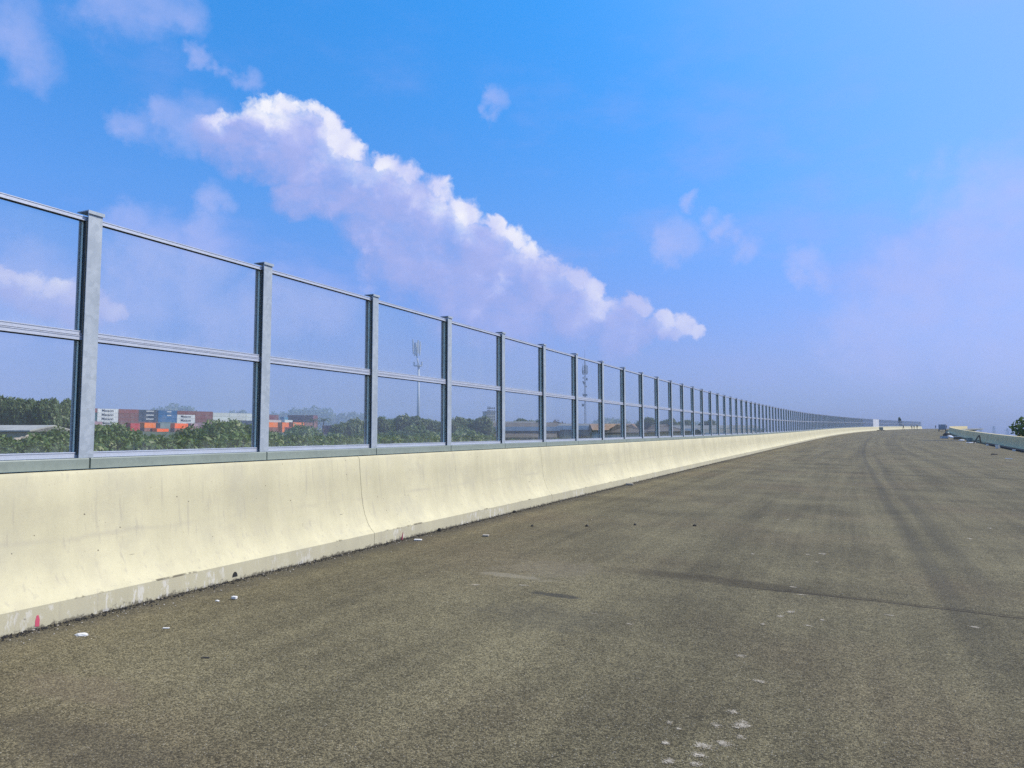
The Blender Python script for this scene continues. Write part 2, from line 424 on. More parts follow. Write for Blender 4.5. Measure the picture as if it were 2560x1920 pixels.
M['tarp'] = mottled('white_plastic_sheet', (0.74, 0.75, 0.78), 0.1, 2, 0.5)
M['pinkpaint'] = material('pink_marking_paint', (0.62, 0.10, 0.16), 0.8)
M['cloth'] = material('dark_work_clothes', (0.03, 0.034, 0.045), 0.9)
M['skin'] = material('skin', (0.30, 0.17, 0.11), 0.6)
M['helmet'] = material('yellow_helmet', (0.6, 0.42, 0.05), 0.4)
M['cabinet'] = mottled('grey_green_cabinet', (0.20, 0.26, 0.25), 0.15, 3, 0.5)
M['blue_truck'] = mottled('grey_truck_paint', (0.34, 0.35, 0.38), 0.12, 2, 0.4)
M['orange'] = material('orange_tape', (0.70, 0.30, 0.06), 0.6)

# ================================================================== SETTING
# ground: one sheet to the horizon
def build_ground():
    xs = [-3400, -2600, -2000, -1500, -1100, -800, -600] + list(range(-500, 101, 20)) + [160, 300, 500, 800, 1200, 2000, 3400]
    ys = [-600, -300, -150] + list(range(-60, 521, 20)) + [600, 750, 950, 1250, 1600, 2000, 2700, 3400]
    v = []; f = []
    for y in ys:
        for x in xs:
            w = math.sin(x * 0.07) * math.cos(y * 0.06) * 0.25 + math.sin(x * 0.021 + y * 0.033) * 0.3
            v.append((x, y, ground_z(x, y) + w))
    n = len(xs)
    for j in range(len(ys) - 1):
        for i in range(n - 1):
            f.append((j * n + i, j * n + i + 1, (j + 1) * n + i + 1, (j + 1) * n + i))
    me = bpy.data.meshes.new('ground'); me.from_pydata(v, [], f); me.materials.append(M['ground'])
    for p in me.polygons: p.use_smooth = True
    tag(link('ground', me), kind='structure')
build_ground()

def strip(name, lats, s0, s1, ds, mat, hfun=lambda s, l: 0.0, kind='structure'):
    """sheet following the alignment, UV in metres (lateral, chainage)"""
    v = []; f = []; uv = []
    ss = [s0 + i * ds for i in range(int((s1 - s0) / ds) + 1)]
    for s in ss:
        for l in lats:
            v.append(tuple(road(s, l, hfun(s, l)))); uv.append((l, s))
    n = len(lats)
    for j in range(len(ss) - 1):
        for i in range(n - 1):
            f.append((j * n + i, j * n + i + 1, (j + 1) * n + i + 1, (j + 1) * n + i))
    me = bpy.data.meshes.new(name); me.from_pydata(v, [], f); me.materials.append(mat)
    ul = me.uv_layers.new(name='UVMap')
    for lp in me.loops: ul.data[lp.index].uv = uv[lp.vertex_index]
    for p in me.polygons: p.use_smooth = True
    return tag(link(name, me), kind=kind)
lats = [LB - 0.1 + i * (RB - LB + 0.2) / 24 for i in range(25)]
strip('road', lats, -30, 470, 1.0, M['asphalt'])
# the viaduct's slab under it: closed section swept along the alignment
def build_deck():
    prof = [(LB - 0.62, -0.02), (LB + 0.0, -0.02), (RB - 0.0, -0.02), (RB + 0.62, -0.02), (RB + 0.62, -0.45), (RB - 2.2, -0.8), (RB - 5, -2.0), (LB + 5, -2.0), (LB + 2.2, -0.8), (LB - 0.62, -0.45)]
    v = []; f = []; n = len(prof); ss = list(range(-30, 471, 5))
    for s in ss: v += [tuple(road(s, l, h)) for l, h in prof]
    for j in range(len(ss) - 1):
        for i in range(n):
            k = (i + 1) % n
            f.append((j * n + i, j * n + k, (j + 1) * n + k, (j + 1) * n + i))
    me = bpy.data.meshes.new('bridge_deck'); me.from_pydata(v, [], f); me.materials.append(M['deck'])
    tag(link('bridge_deck', me), kind='structure')
build_deck()

# ------------------------------------------------------------------ parapets
def parapet_profile():
    # (x, z): foot of kerb face at x=0, road side +x
    face = [(0.0, -0.03), (0.0, 0.158), (-0.004, 0.164), (-0.058, 0.215), (-0.108, 0.287), (-0.150, 0.385), (-0.180, 0.490), (-0.200, 0.600), (-0.214, 0.72), (-0.226, 0.84), (-0.246, 1.078), (-0.262, 1.108), (-0.285, 1.115)]
    back = [(-0.60, 1.115), (-0.60, -0.03)]
    return face + back
PROF = parapet_profile()
SEG = 6.0
def parapet(name, lat, side, label, mat, s0, n):
    root = tag(empty(name, road(s0, lat)), label, 'concrete barrier', 'concrete parapets along the road edges')
    mb = MB()
    prof = PROF if side < 0 else [(-x, z) for x, z in reversed(PROF)]
    mb.prism(prof, 0.0035, SEG - 0.0035)
    me = mb.mesh('wall_segment', mat, True); me.set_sharp_from_angle(angle=R(24))
    inv = root.location
    for i in range(n):
        s = s0 + i * SEG
        L = (road(s + SEG, lat) - road(s, lat)).length
        a = road(s, lat); b = road(s + SEG, lat)
        o = link('wall_segment', me, root, a - inv, (math.asin((b.z - a.z) / L), 0, -math.atan2(b.x - a.x, b.y - a.y)))
        o.scale = (1, L / SEG, 1)
    return root
parapet('concrete_parapet', LB, -1, 'cream concrete parapet with a curved foot under the glass barrier on the left', M['concrete'], -16.53, 66)
parapet('concrete_parapet', RB, 1, 'low grey concrete parapet in shade along the right edge of the road', M['concrete_grey'], -10.5, 63)

# ------------------------------------------------------------------ glass noise barrier
PITCH = 2.0
Y0 = 3.89 - 4 * PITCH
Z0 = 1.213
def post_mesh():
    mb = MB()
    mb.box(-0.009, 0, -0.0625, 0.0625, Z0 + 0.002, 3.262)
    mb.box(-0.116, -0.009, -0.0035, 0.0035, Z0 + 0.002, 3.262)
    mb.box(-0.125, -0.116, -0.0625, 0.0625, Z0 + 0.002, 3.262)
    return mb.mesh('post', M['galv'])
def cap_mesh():
    mb = MB(); mb.box(-0.139, 0.0055, -0.073, 0.073, 3.2795, 3.287); mb.box(0.006, 0.013, -0.073, 0.073, 3.259, 3.287)
    return mb.mesh('cap_plate', M['galv'])
A, Bq = 0.012, PITCH - 0.012
def frame_mesh(z0, z1, low):
    mb = MB()
    x0, x1 = -0.088, -0.030
    h0 = 0.046 if low else 0.036; h1 = 0.036
    mb.box(x0, x1, A, Bq, z0, z0 + h0)                       # bottom rail
    mb.box(x0, x1, A, Bq, z1 - h1, z1)                       # top rail
    for y in (A, Bq - 0.042):
        mb.box(x0 + 0.004, x1 - 0.004, y, y + 0.042, z0 + h0, z1 - h1)
    # thin shadow-gap lip on the rails
    mb.box(x1, x1 + 0.004, A, Bq, z0 + h0 - 0.008, z0 + h0 - 0.001)
    mb.box(x1, x1 + 0.004, A, Bq, z1 - 0.008, z1 - 0.001)
    me = mb.mesh('panel', M['alu']); me.materials.append(M['stile'])
    for i in range(12, 24): me.polygons[i].material_index = 1
    return me
def gasket_mesh(z0, z1):
    mb = MB()
    mb.box(-0.0515, -0.0445, A + 0.042, Bq - 0.042, z1 - 0.010, z1)
    mb.box(-0.0515, -0.0445, A + 0.042, A + 0.049, z0, z1 - 0.010)
    mb.box(-0.0515, -0.0445, Bq - 0.049, Bq - 0.042, z0, z1 - 0.010)
    for y in (A + 0.046, Bq - 0.050): mb.box(-0.0335, -0.0095, y, y + 0.004, z0 - 0.02, z1)
    return mb.mesh('gasket', M['rubber'])
def pane_mesh(z0, z1):
    mb = MB(); mb.box(-0.067, -0.052, A + 0.03, Bq - 0.03, z0, z1)
    return mb.mesh('pane', M['glass'])
def channel_mesh():
    mb = MB()
    prof = [(0.016, 1.127), (0.016, 1.205), (0.012, 1.213), (-0.14, 1.213), (-0.14, 1.127)]
    mb.prism(prof, 0.004, PITCH - 0.004)
    return mb.mesh('base_channel', M['channel'])
ZS, ZM, ZT = 1.217, 2.229, 3.236
P_me, C_me = post_mesh(), cap_mesh()
FL, FU = frame_mesh(ZS, ZM - 0.002, True), frame_mesh(ZM + 0.002, ZT, False)
GL_, GU = gasket_mesh(ZS + 0.046, ZM - 0.038), gasket_mesh(ZM + 0.038, ZT - 0.036)
NL, NU = pane_mesh(ZS + 0.04, ZM - 0.03), pane_mesh(ZM + 0.03, ZT - 0.03)
CH = channel_mesh()
def place_matrix(s):
    p = road(s, LF, 0)
    # heights are measured over the parapet foot, so use its level
    p.z = road(s, LB, 0).z
    return Matrix.Translation(p) @ Euler(rrot(s + PITCH / 2), 'XYZ').to_matrix().to_4x4()
bar = tag(empty('noise_barrier', road(Y0, LF)), 'long transparent noise barrier of glass panes between grey steel posts on the left parapet', 'noise barrier', 'glass noise barriers on the left parapet')
def child(name, me, root, Mx, parent=None):
    o = link(name, me, parent or root)
    if parent is None:
        loc, rot, _ = Mx.decompose()
        o.location = loc - root.location; o.rotation_euler = rot.to_euler()
    return o
NB = 114
def merge(name, parts, parent, kind='stuff'):
    """one mesh from (mesh, matrix) pairs"""
    bm = bmesh.new()
    for me, Mx in parts:
        t = me.copy(); t.transform(Mx); bm.from_mesh(t); bpy.data.meshes.remove(t)
    me = bpy.data.meshes.new(name); bm.to_mesh(me); bm.free()
    me.materials.append(parts[0][0].materials[0])
    o = link(name, me, parent)
    if parent: o.location = -Vector(parent.location)
    if kind: o['kind'] = kind
    return o
far = {}
for k in range(NB):
    s = Y0 + k * PITCH
    Mx = place_matrix(s)
    # posts stand off plumb by a hair, as erected ones do
    Mp = Mx @ Matrix.Rotation(R(rnd.gauss(0, 0.08)), 4, 'X')
    if k == 16: Mp = Mx @ Matrix.Rotation(R(0.3), 4, 'X')
    if k < 100:
        po = child('post', P_me, bar, Mp); child('cap_plate', C_me, bar, None, po)
        for nm, fr, ga, pa in (('lower_panel', FL, GL_, NL), ('upper_panel', FU, GU, NU)):
            fo = child(nm, fr, bar, Mx)
            if k < 50:
                child('gasket', ga, bar, None, fo); child('pane', pa, bar, None, fo)
            else:
                far.setdefault('gasket', []).append((ga, Mx)); far.setdefault('pane', []).append((pa, Mx))
        child('base_channel', CH, bar, Mx @ Matrix.Translation((0, 0.03, 0)))
    else:
        far.setdefault('post', []).extend([(P_me, Mp), (C_me, Mp)])
        for q, n in ((FL, 'lower_panel'), (FU, 'upper_panel'), (CH, 'base_channel'), (NL, 'pane'), (NU, 'pane')):
            far.setdefault(n, []).append((q, Mx))
for n, lst in far.items(): merge(n, lst, bar)
# far stretch beyond the sheeted bays
S_END1 = Y0 + NB * PITCH
S_B2 = S_END1 + 8 * PITCH
b2 = tag(empty('noise_barrier', road(S_B2, LF)), 'far green stretch of glass noise barrier beyond the white sheeted gap', 'noise barrier', 'glass noise barriers on the left parapet')
g2 = {}
for k in range(70):
    s = S_B2 + k * PITCH; Mx = place_matrix(s)
    g2.setdefault('post', []).extend([(P_me, Mx), (C_me, Mx)])
    g2.setdefault('panel_frame', []).extend([(FL, Mx), (FU, Mx)])
    g2.setdefault('pane', []).extend([(NL, Mx), (NU, Mx)])
    g2.setdefault('base_channel', []).append((CH, Mx))
for n, lst in g2.items(): merge(n, lst, b2)
# bays closed with white sheets
ws = tag(empty('white_hoarding', road(S_END1, LF)), 'white sheets closing the gap between the two stretches of glass barrier', 'hoarding')
sheets = []; frames = []
for k in range(8):
    Mx = place_matrix(S_END1 + k * PITCH)
    mb = MB(); mb.box(-0.07, -0.03, 0.03, PITCH - 0.03, 1.13, 3.3); sheets.append((mb.mesh('sheet', M['tarp']), Mx))
    mb = MB(); mb.box(-0.12, -0.0, -0.03, 0.03, 1.12, 3.32); frames.append((mb.mesh('frame', M['galv']), Mx))
for me, Mx in sheets: child('sheet', me, ws, Mx)
for me, Mx in frames: child('frame_post', me, ws, Mx)
# ------------------------------------------------------------------ vegetation
def rvec(r):
    while True:
        v = Vector((r.uniform(-1, 1), r.uniform(-1, 1), r.uniform(-1, 1)))
        if 0.05 < v.length < 1: return v.normalized()
def leaf_quad(v, f, c, nrm, size, r, long=1.7):
    u = nrm.orthogonal().normalized()
    a = r.uniform(0, 6.283)
    w = nrm.cross(u)
    d = u * math.cos(a) + w * math.sin(a); e = nrm.cross(d)
    k = len(v); L = size * long * 0.5; B = size * 0.5
    v += [tuple(c - d * L), tuple(c + e * B - nrm * size * .12), tuple(c + d * L), tuple(c - e * B - nrm * size * .12)]
    f.append((k, k + 1, k + 2, k + 3))
def crown_mesh(name, seed, h, rad, base, nl, leaf, mat, lumps=14, flat=0.75, fill=0.35):
    """crown of separate leaves spread over and through overlapping leaf clumps"""
    r = random.Random(seed)
    v = []; f = []
    cz = (h + base) / 2; hz = (h - base) / 2
    cs = []
    for i in range(lumps):
        d = rvec(r); q = r.uniform(0.25, 0.75)
        c = Vector((d.x * rad * q, d.y * rad * q, cz + d.z * hz * q * 0.95))
        cs.append((c, rad * r.uniform(0.26, 0.48)))
    tot = sum(q * q for _, q in cs)
    for c, q in cs:
        for i in range(int(nl * q * q / tot)):
            d = rvec(r)
            t = 1 - fill * r.random() ** 1.5
            p = c + Vector((d.x, d.y, d.z * flat)) * q * t * r.uniform(0.9, 1.12)
            n = (d * 0.6 + rvec(r) * 0.8 + Vector((0, 0, 0.5))).normalized()
            leaf_quad(v, f, p, n, leaf * r.uniform(0.6, 1.25), r)
    zs = sorted(q[2] for q in v); k = (h - base) / (zs[int(len(zs) * .995)] - base)
    v = [(x, y, base + (z - base) * k) for x, y, z in v]
    cs = [(Vector((c.x, c.y, base + (c.z - base) * k)), q) for c, q in cs]
    me = bpy.data.meshes.new(name); me.from_pydata(v, [], f); me.materials.append(mat)
    return me, cs
def trunk_mesh(name, seed, base, cs, r0, mat):
    r = random.Random(seed); mb = MB()
    p = Vector((0, 0, -0.6)); q = Vector((r.uniform(-.15, .15), r.uniform(-.15, .15), base * 0.95 + 0.3))
    mid = (p + q) / 2 + Vector((r.uniform(-.12, .12), r.uniform(-.12, .12), 0))
    mb.tube(p, mid, r0, r0 * 0.8); mb.tube(mid, q, r0 * 0.8, r0 * 0.62)
    for c, w in cs[:9]:
        k = q + (c - q) * 0.45 + Vector((0, 0, -0.15 * (c - q).length))
        mb.tube(q, k, r0 * 0.45, r0 * 0.28, 6); mb.tube(k, c, r0 * 0.28, r0 * 0.1, 6)
    return mb.mesh(name, mat, True)
PROTO = {}
def proto(key, seed, h, rad, base, nl, leaf, mat, lumps=14, **kw):
    cm, cs = crown_mesh('crown', seed, h, rad, base, nl, leaf, mat, lumps, **kw)
    PROTO[key] = (cm, trunk_mesh('trunk', seed, base, cs, max(0.09, rad * 0.06), M['bark']), h)
proto('near1', 1, 8, 4.2, 1.0, 15000, 0.25, M['leaf'], 20)
proto('near2', 2, 8, 3.8, 0.6, 15000, 0.24, M['leaf'], 22)
proto('near3', 3, 8, 4.4, 1.2, 13000, 0.28, M['leaf'], 17, fill=0.5)
proto('mid1', 4, 11, 4.6, 2.0, 10000, 0.40, M['leaf_far'], 18)
proto('mid2', 5, 11, 5.2, 1.6, 10000, 0.42, M['leaf_far'], 16)
proto('mid3', 8, 11, 3.8, 2.0, 9000, 0.36, M['leaf_far'], 15)
proto('big1', 6, 16, 7.5, 2.5, 9000, 0.75, M['leaf_far'], 20)
proto('big2', 7, 16, 6.5, 2.0, 9000, 0.7, M['leaf_far'], 18)
proto('rusty', 9, 10, 4.4, 2.2, 2600, 0.45, M['leaf_brown'], 16, fill=0.7)
def tree(key, x, y, top, label, name='tree', cat='tree', group=None, wide=1.0, seed=0):
    cm, tm, h = PROTO[key]
    g = ground_z(x, y)
    s = (top - g) / h
    root = tag(empty(name, (x, y, g), random.Random(seed * 13 + int(x * 7)).uniform(0, 6.28)), label, cat, group)
    w = s * wide
    for n, me in (('trunk', tm), ('crown', cm)):
        o = link(n, me, root); o.scale = (w, w, s)
    return root
THICKET = 'thicket trees close behind the glass barrier'
thick = [[-68.28, 36.92, 1.77], [-74.93, 42.67, 1.42], [-60.89, 35.9, 1.26], [-67.93, 41.48, 0.87], [-62.56, 39.54, 1.32], [-69.22, 45.29, 1.81], [-56.18, 38.06, 1.91], [-62.85, 43.81, 2.12], [-58.0, 41.63, 2.22], [-64.23, 47.57, 2.28], [-52.32, 39.83, 1.78], [-58.51, 45.79, 1.53], [-53.7, 43.6, 1.49], [-59.38, 49.8, 1.58], [-48.16, 41.74, 1.49], [-53.8, 47.95, 2.05], [-49.6, 45.48, 2.36], [-54.75, 51.92, 2.56], [-44.32, 43.49, 2.23], [-49.42, 49.96, 2.12], [-45.31, 47.44, 1.77], [-49.9, 54.14, 1.93], [-40.17, 45.4, 2.04], [-44.53, 52.2, 2.2], [-40.87, 49.47, 1.66], [-45.06, 56.35, 1.22], [-36.6, 47.03, 1.58], [-40.64, 53.98, 1.79], [-36.91, 51.29, 1.59], [-40.24, 58.56, 1.81], [-32.16, 49.06, 2.04], [-35.58, 56.3, 2.05], [-32.31, 53.39, 1.77], [-34.88, 61.02, 2.01], [-28.01, 50.97, 1.78], [-30.52, 58.62, 1.53], [-27.08, 55.79, 1.25], [-28.79, 63.81, 0.99], [-22.67, 53.41, 1.0], [-24.45, 61.39, 1.05], [-21.7, 58.25, 1.11], [-23.07, 66.43, 0.99], [-17.93, 55.58, 1.0], [-44.24, 23.73, 1.05], [-48.47, 28.4, 0.84], [-41.31, 25.08, 0.83], [-45.58, 29.72, 1.1], [-37.92, 26.63, 0.96], [-30.98, 23.21, 1.02], [-39.93, 32.31, 0.8], [-28.39, 24.4, 1.19], [-27.24, 24.92, 0.99], [-30.41, 30.07, 1.21], [-28.73, 30.84, 0.99], [-27.0, 31.63, 0.93], [-21.64, 27.49, 0.94], [-20.23, 28.13, 1.22], [-25.97, 38.7, 1.09], [-21.1, 34.33, 1.02], [-22.52, 40.28, 0.89], [-20.82, 41.06, 0.82]]
thick += [[-57.21, 30.99, 1.03], [-56.16, 31.47, 1.03], [-50.77, 29.54, 1.17], [-57.38, 35.31, 1.26], [-52.15, 33.31, 1.3], [-54.38, 36.69, 1.1], [-48.85, 34.82, 1.1], [-51.39, 38.06, 1.09], [-50.42, 38.5, 1.31], [-41.54, 33.77, 1.09], [-43.74, 37.16, 1.04], [-45.8, 40.62, 1.22], [-37.67, 35.54, 1.19], [-39.63, 39.04, 1.14], [-35.09, 36.73, 1.24], [-33.96, 37.24, 1.33], [-37.91, 44.23, 1.18], [-34.12, 41.57, 1.0], [-35.59, 45.29, 1.25], [-28.88, 39.57, 1.02], [-29.95, 43.48, 1.13], [-26.11, 40.84, 1.25], [-25.18, 41.26, 1.33], [-25.54, 45.5, 1.29], [-22.34, 42.56, 1.34], [-22.75, 46.78, 1.27]]
for i, (x, y, z) in enumerate(thick):
    tree(('near1', 'near2', 'near3')[i % 3], x, y, z - 0.2 + (max(-0.4, (z - 1.75) * 0.5) - 0.30 if i < 43 else 0.0), 'leafy dark green tree merged into the thicket close behind the glass barrier', group=THICKET, wide=0.82, seed=i)
fl = [([-159.99, 91.71, 8.93], 'tallest dark tree at the left picture edge behind the pale roofed shed'), ([-173.17, 102.17, 9.03], 'dark round tree in the tall row left of the first post'),
      ([-155.12, 93.94, 8.42], 'lower dark tree standing in front of the tall left row'), ([-162.74, 101.45, 8.53], 'dark tree in the middle of the tall left row'),
      ([-150.51, 96.05, 8.51], 'dark tree second from the first post in the left row'), ([-163.18, 106.74, 9.03], 'dark tree seen right beside the first post, left of it'),
      ([-167.85, 93.61, 8.83], 'dark tree cut by the left picture edge'), ([-184.76, 124.36, 9.22], 'dark tree hidden behind the first post, next to the teal container')]
for i, (p, l) in enumerate(fl):
    tree(('big1', 'big2')[i % 2], *p, l, group='tall trees left of the containers', wide=0.58, seed=50 + i)
p3 = [([-72.01, 93.51, 3.23], 'round green tree just right of the dark red container ends'), ([-73.42, 98.36, 3.64], 'round green tree against the left side of the fourth post'),
      ([-69.62, 100.1, 4.05], 'green tree right of the fourth post, first of the tree line'), ([-73.42, 109.36, 4.05], 'second green tree of the line below the faint mast'),
      ([-69.01, 105.88, 4.37], 'highest tree of the line below the faint mast'), ([-63.63, 100.64, 4.14], 'green tree at the foot of the faint mast'),
      ([-63.17, 103.05, 3.78], 'green tree right of the faint mast foot'), ([-66.44, 112.56, 3.76], 'green tree half covered by the fifth post'),
      ([-59.18, 104.88, 3.71], 'green tree right of the fifth post'), ([-59.73, 110.13, 4.02], 'green tree left of the far grey office block'),
      ([-54.87, 104.66, 3.94], 'tall green tree nearest the far grey office block'), ([-58.46, 116.21, 3.39], 'green tree below the far grey office block'),
      ([-92.01, 210.83, 6.07], 'hazy green tree behind the long brown roofs, left one'), ([-93.19, 221.29, 5.73], 'hazy green tree behind the long brown roofs, right one'),
      ([-84.6, 214.23, 4.91], 'hazy green tree behind the rusty leaved tree'), ([-63.03, 257.1, 7.11], 'hazy tall tree behind the dark hipped shed'),
      ([-54.51, 239.01, 5.87], 'hazy tree right of the dark hipped shed'), ([-48.7, 230.67, 6.2], 'hazy tree above the white fascia shed, left one'),
      ([-47.14, 242.38, 5.73], 'hazy tree above the white fascia shed, middle one'), ([-42.71, 255.41, 6.05], 'hazy tree above the white fascia shed, right one')]
for i, (p, l) in enumerate(p3):
    tree(('mid1', 'mid2', 'mid3')[i % 3], *p, l, group='tree line behind the barrier', wide=0.8, seed=80 + i)
tree('rusty', -59.66, 159.66, 4.19, 'rusty brown leaved tree between the warehouses left of the lattice mast', wide=1.0)
for i, (x, y, z) in enumerate([(-62, 128, .3), (-52, 108, .2), (-47, 104, .4), (-42, 101, .2), (-38, 99, .4), (-34, 104, .1), (-51, 99, .6), (-33, 97, .1), (-57, 103, .9)]):
    tree(('near1', 'near2', 'near3')[i % 3], x, y, z, 'low bush along the warehouse walls behind the glass', 'bush', 'bush', 'bushes along the warehouse walls', 0.8, 120 + i)
# trees beyond the right parapet
PROTO['right'] = None
cm, cs = crown_mesh('crown', 21, 10.5, 3.6, 4.4, 2600, 0.36, M['leaf'], 13, fill=0.6)
PROTO['right'] = (cm, trunk_mesh('trunk', 21, 3.4, cs, 0.22, M['bark']), 10.5)
tree('right', 22.0, 102.3, 3.2, 'dark green tree rising over the right parapet at the right picture edge', wide=1.05)
# wispy palm beside the maroon container ends
def palm(x, y, top, label):
    g = ground_z(x, y); h = top - g
    root = tag(empty('palm_tree', (x, y, g)), label, 'palm', 'palms by the container yard')
    mb = MB(); p = Vector((0, 0, -0.5))
    for i in range(6):
        q = Vector((0.5 * (i / 6) ** 2, 0, h * 0.82 * (i + 1) / 6)); mb.tube(p, q, 0.28 - i * 0.015, 0.265 - i * 0.015); p = q
    mb.build('trunk', M['bark'], root, smooth=True)
    v = []; f = []; r = random.Random(int(x))
    for k in range(26):
        a = k * 2.4; e = r.uniform(-0.3, 1.0); L = r.uniform(2.6, 3.6)
        for j in range(14):
            t = (j + 1) / 14
            c = p + Vector((math.cos(a) * L * t, math.sin(a) * L * t, L * (e * t - 0.85 * t * t)))
            for sgn in (-1, 1):
                n = Vector((-math.sin(a) * sgn, math.cos(a) * sgn, -0.5)).normalized()
                w = 0.75 * (1 - 0.6 * t)
                kk = len(v); d = Vector((math.cos(a), math.sin(a), e * .5)) * 0.16
                v += [tuple(c - d * .5), tuple(c + d * .5), tuple(c + n * w + d)]; f.append((kk, kk + 1, kk + 2))
    me = bpy.data.meshes.new('crown'); me.from_pydata(v, [], f); me.materials.append(M['leaf_far']); link('crown', me, root)
palm(-197.4, 239.6, 9.7, 'thin palm beside the maroon container ends, right one')
palm(-201.5, 238.0, 9.6, 'thin palm beside the maroon container ends, left one')
# woods fading into the haze far away: one mass
def far_wood():
    r = random.Random(5); v = []; f = []
    cl = [(-1101, 925, 72, 95), (-994, 974, 58, 70), (-928, 1005, 54, 60), (-868, 1032, 66, 90), (-890, 1015, 63, 70), (-808, 1060, 54, 70), (-761, 1081, 44, 60), (-608, 1151, 36, 70), (-680, 1120, 22, 60),
          (-323, 1062, 34, 50), (-306, 1070, 31, 40), (-267, 1088, 31, 45), (-240, 1100, 24, 45), (-210, 1114, 28, 45), (-180, 1120, 20, 50), (-400, 1050, 20, 60), (-470, 1020, 22, 60)]
    for x, y, top, w in cl:
        q = 2.2; x *= q; y *= q; top = 1.42 + (top - 1.42) * q * 0.74; w *= q
        g = ground_z(x, y)
        for i in range(int(w * 16)):
            d = rvec(r); d.z = abs(d.z)
            q = r.uniform(.75, 1.02)
            bump = 1 + 0.1 * math.sin(d.x * 9 + x) * math.cos(d.y * 8 + y)
            c = Vector((x + d.x * w * .55 * q * bump, y + d.y * w * .55 * q * bump, g + (top - g) * (0.12 + 0.88 * d.z ** .8) * q * bump))
            leaf_quad(v, f, c, (d + rvec(r) * .8).normalized(), r.uniform(5.0, 10.0), r, 1.3)
    me = bpy.data.meshes.new('distant_woods'); me.from_pydata(v, [], f); me.materials.append(M['leaf_far'])
    tag(link('distant_woods', me), 'woods on the horizon fading into blue haze', 'woods', kind='stuff')
far_wood()

# ------------------------------------------------------------------ containers
def container_mesh(L):
    mb = MB(); W = 2.438; H = 2.59
    n = int(L / 0.5) * 2
    for sgn in (0, 1):                       # corrugated long sides
        y = W if sgn else 0.0
        k = len(mb.v); sg = -1 if sgn else 1
        for i in range(n + 1):
            x = 0.12 + (L - 0.24) * i / n
            off = 0.0 if (i // 2) % 2 else 0.045
            for z in (0.14, H - 0.1): mb.v.append((x, y + sg * (0.02 + off), z))
        for i in range(n):
            a = k + 2 * i; mb.f.append((a, a + 2, a + 3, a + 1))
    mb.box(0.06, L - 0.06, 0.09, W - 0.09, 0.12, H - 0.02)    # inner shell, roof and floor
    for x in (0, L - 0.14):
        for y in (0, W - 0.12): mb.box(x, x + 0.14, y, y + 0.12, 0, H)
    for y in (0.0, W - 0.07):
        mb.box(0.14, L - 0.14, y, y + 0.07, H - 0.1, H - 0.004); mb.box(0.14, L - 0.14, y, y + 0.07, 0.004, 0.15)
    for x in (0.02, L - 0.08):
        mb.box(x, x + 0.06, 0.12, W - 0.12, H - 0.12, H - 0.004); mb.box(x, x + 0.06, 0.12, W - 0.12, 0.004, 0.16)
    for y in (0.45, 0.85, 1.55, 1.95):                        # door lock rods
        mb.tube((L + 0.005, y, 0.1), (L + 0.005, y, H - 0.1), 0.035, n=5)
        mb.tube((-0.005, y, 0.1), (-0.005, y, H - 0.1), 0.035, n=5)
    return mb.mesh('shipping_container', M['cont'])
CM = {12: container_mesh(12.19), 6: container_mesh(6.06)}
COLS = dict(white=(0.80, 0.79, 0.74), cream=(0.66, 0.68, 0.62), brick=(0.30, 0.075, 0.06), brown=(0.235, 0.075, 0.06), navy=(0.012, 0.04, 0.085), blue=(0.003, 0.12, 0.30),
            teal=(0.045, 0.13, 0.14), orange=(0.90, 0.21, 0.012), vivid=(1.0, 0.14, 0.002), red=(0.42, 0.035, 0.035), greyblue=(0.16, 0.235, 0.25), lilac=(0.33, 0.20, 0.23), maroon=(0.155, 0.04, 0.055), rust=(0.24, 0.10, 0.075), sky=(0.05, 0.22, 0.36), pale=(0.62, 0.52, 0.48))
def text_mesh(body, size, mat, name='lettering'):
    cu = bpy.data.curves.new(name, 'FONT'); cu.body = body; cu.size = size; cu.align_x = 'CENTER'; cu.align_y = 'CENTER'; cu.extrude = 0.012; cu.offset = 0.012 * size
    o = bpy.data.objects.new(name, cu); COL.objects.link(o)
    dg = bpy.context.evaluated_depsgraph_get(); dg.update()
    me = bpy.data.meshes.new_from_object(o.evaluated_get(dg)); me.name = name
    bpy.data.objects.remove(o); bpy.data.curves.remove(cu)
    me.materials.clear(); me.materials.append(mat)
    return me
T_name = text_mesh('Matson', 2.35, M['blackletter'])
def bars_mesh(seed, w, h):
    r = random.Random(seed); mb = MB(); x = -w / 2
    while x < w / 2:
        q = r.uniform(0.25, 0.5); mb.box(x, x + q * .8, -0.01, 0.01, -h / 2 * r.uniform(.8, 1), h / 2 * r.uniform(.8, 1)); x += q
    me = mb.mesh('lettering', M['white']); me.transform(Matrix.Rotation(0, 4, 'X')); return me
B_wide = bars_mesh(1, 4.6, 0.85); B_short = bars_mesh(2, 2.6, 0.8)
def disc_mesh():
    mb = MB(); mb.tube((0, -0.015, 0), (0, 0.015, 0), 0.85, n=20)
    mb.box(-1.1, 1.1, -0.02, 0.02, -0.16, 0.16); return mb.mesh('lettering', M['white'])
B_disc = disc_mesh()
def container(x, y, z, ang, col, label, L=12, mark=None, group='containers in the yard beyond the trees'):
    o = tag(link('shipping_container', CM[L], None, (x, y, z), (0, 0, ang)), label, 'container', group)
    c = COLS[col]; k = rnd.uniform(0.9, 1.1)
    o.color = (*[min(1, q * k) for q in c], 1)
    if mark:
        me = {'name': T_name, 'wide': B_wide, 'short': B_short, 'disc': B_disc}[mark]
        t = link('lettering', me, o)
        if mark == 'name':
            t.location = (5.9, -0.03, 1.3); t.rotation_euler = (R(90), 0, 0)
        elif mark == 'disc': t.location = (7.2, -0.03, 1.25)
        else: t.location = (7.0, -0.03, 1.75)
    return o
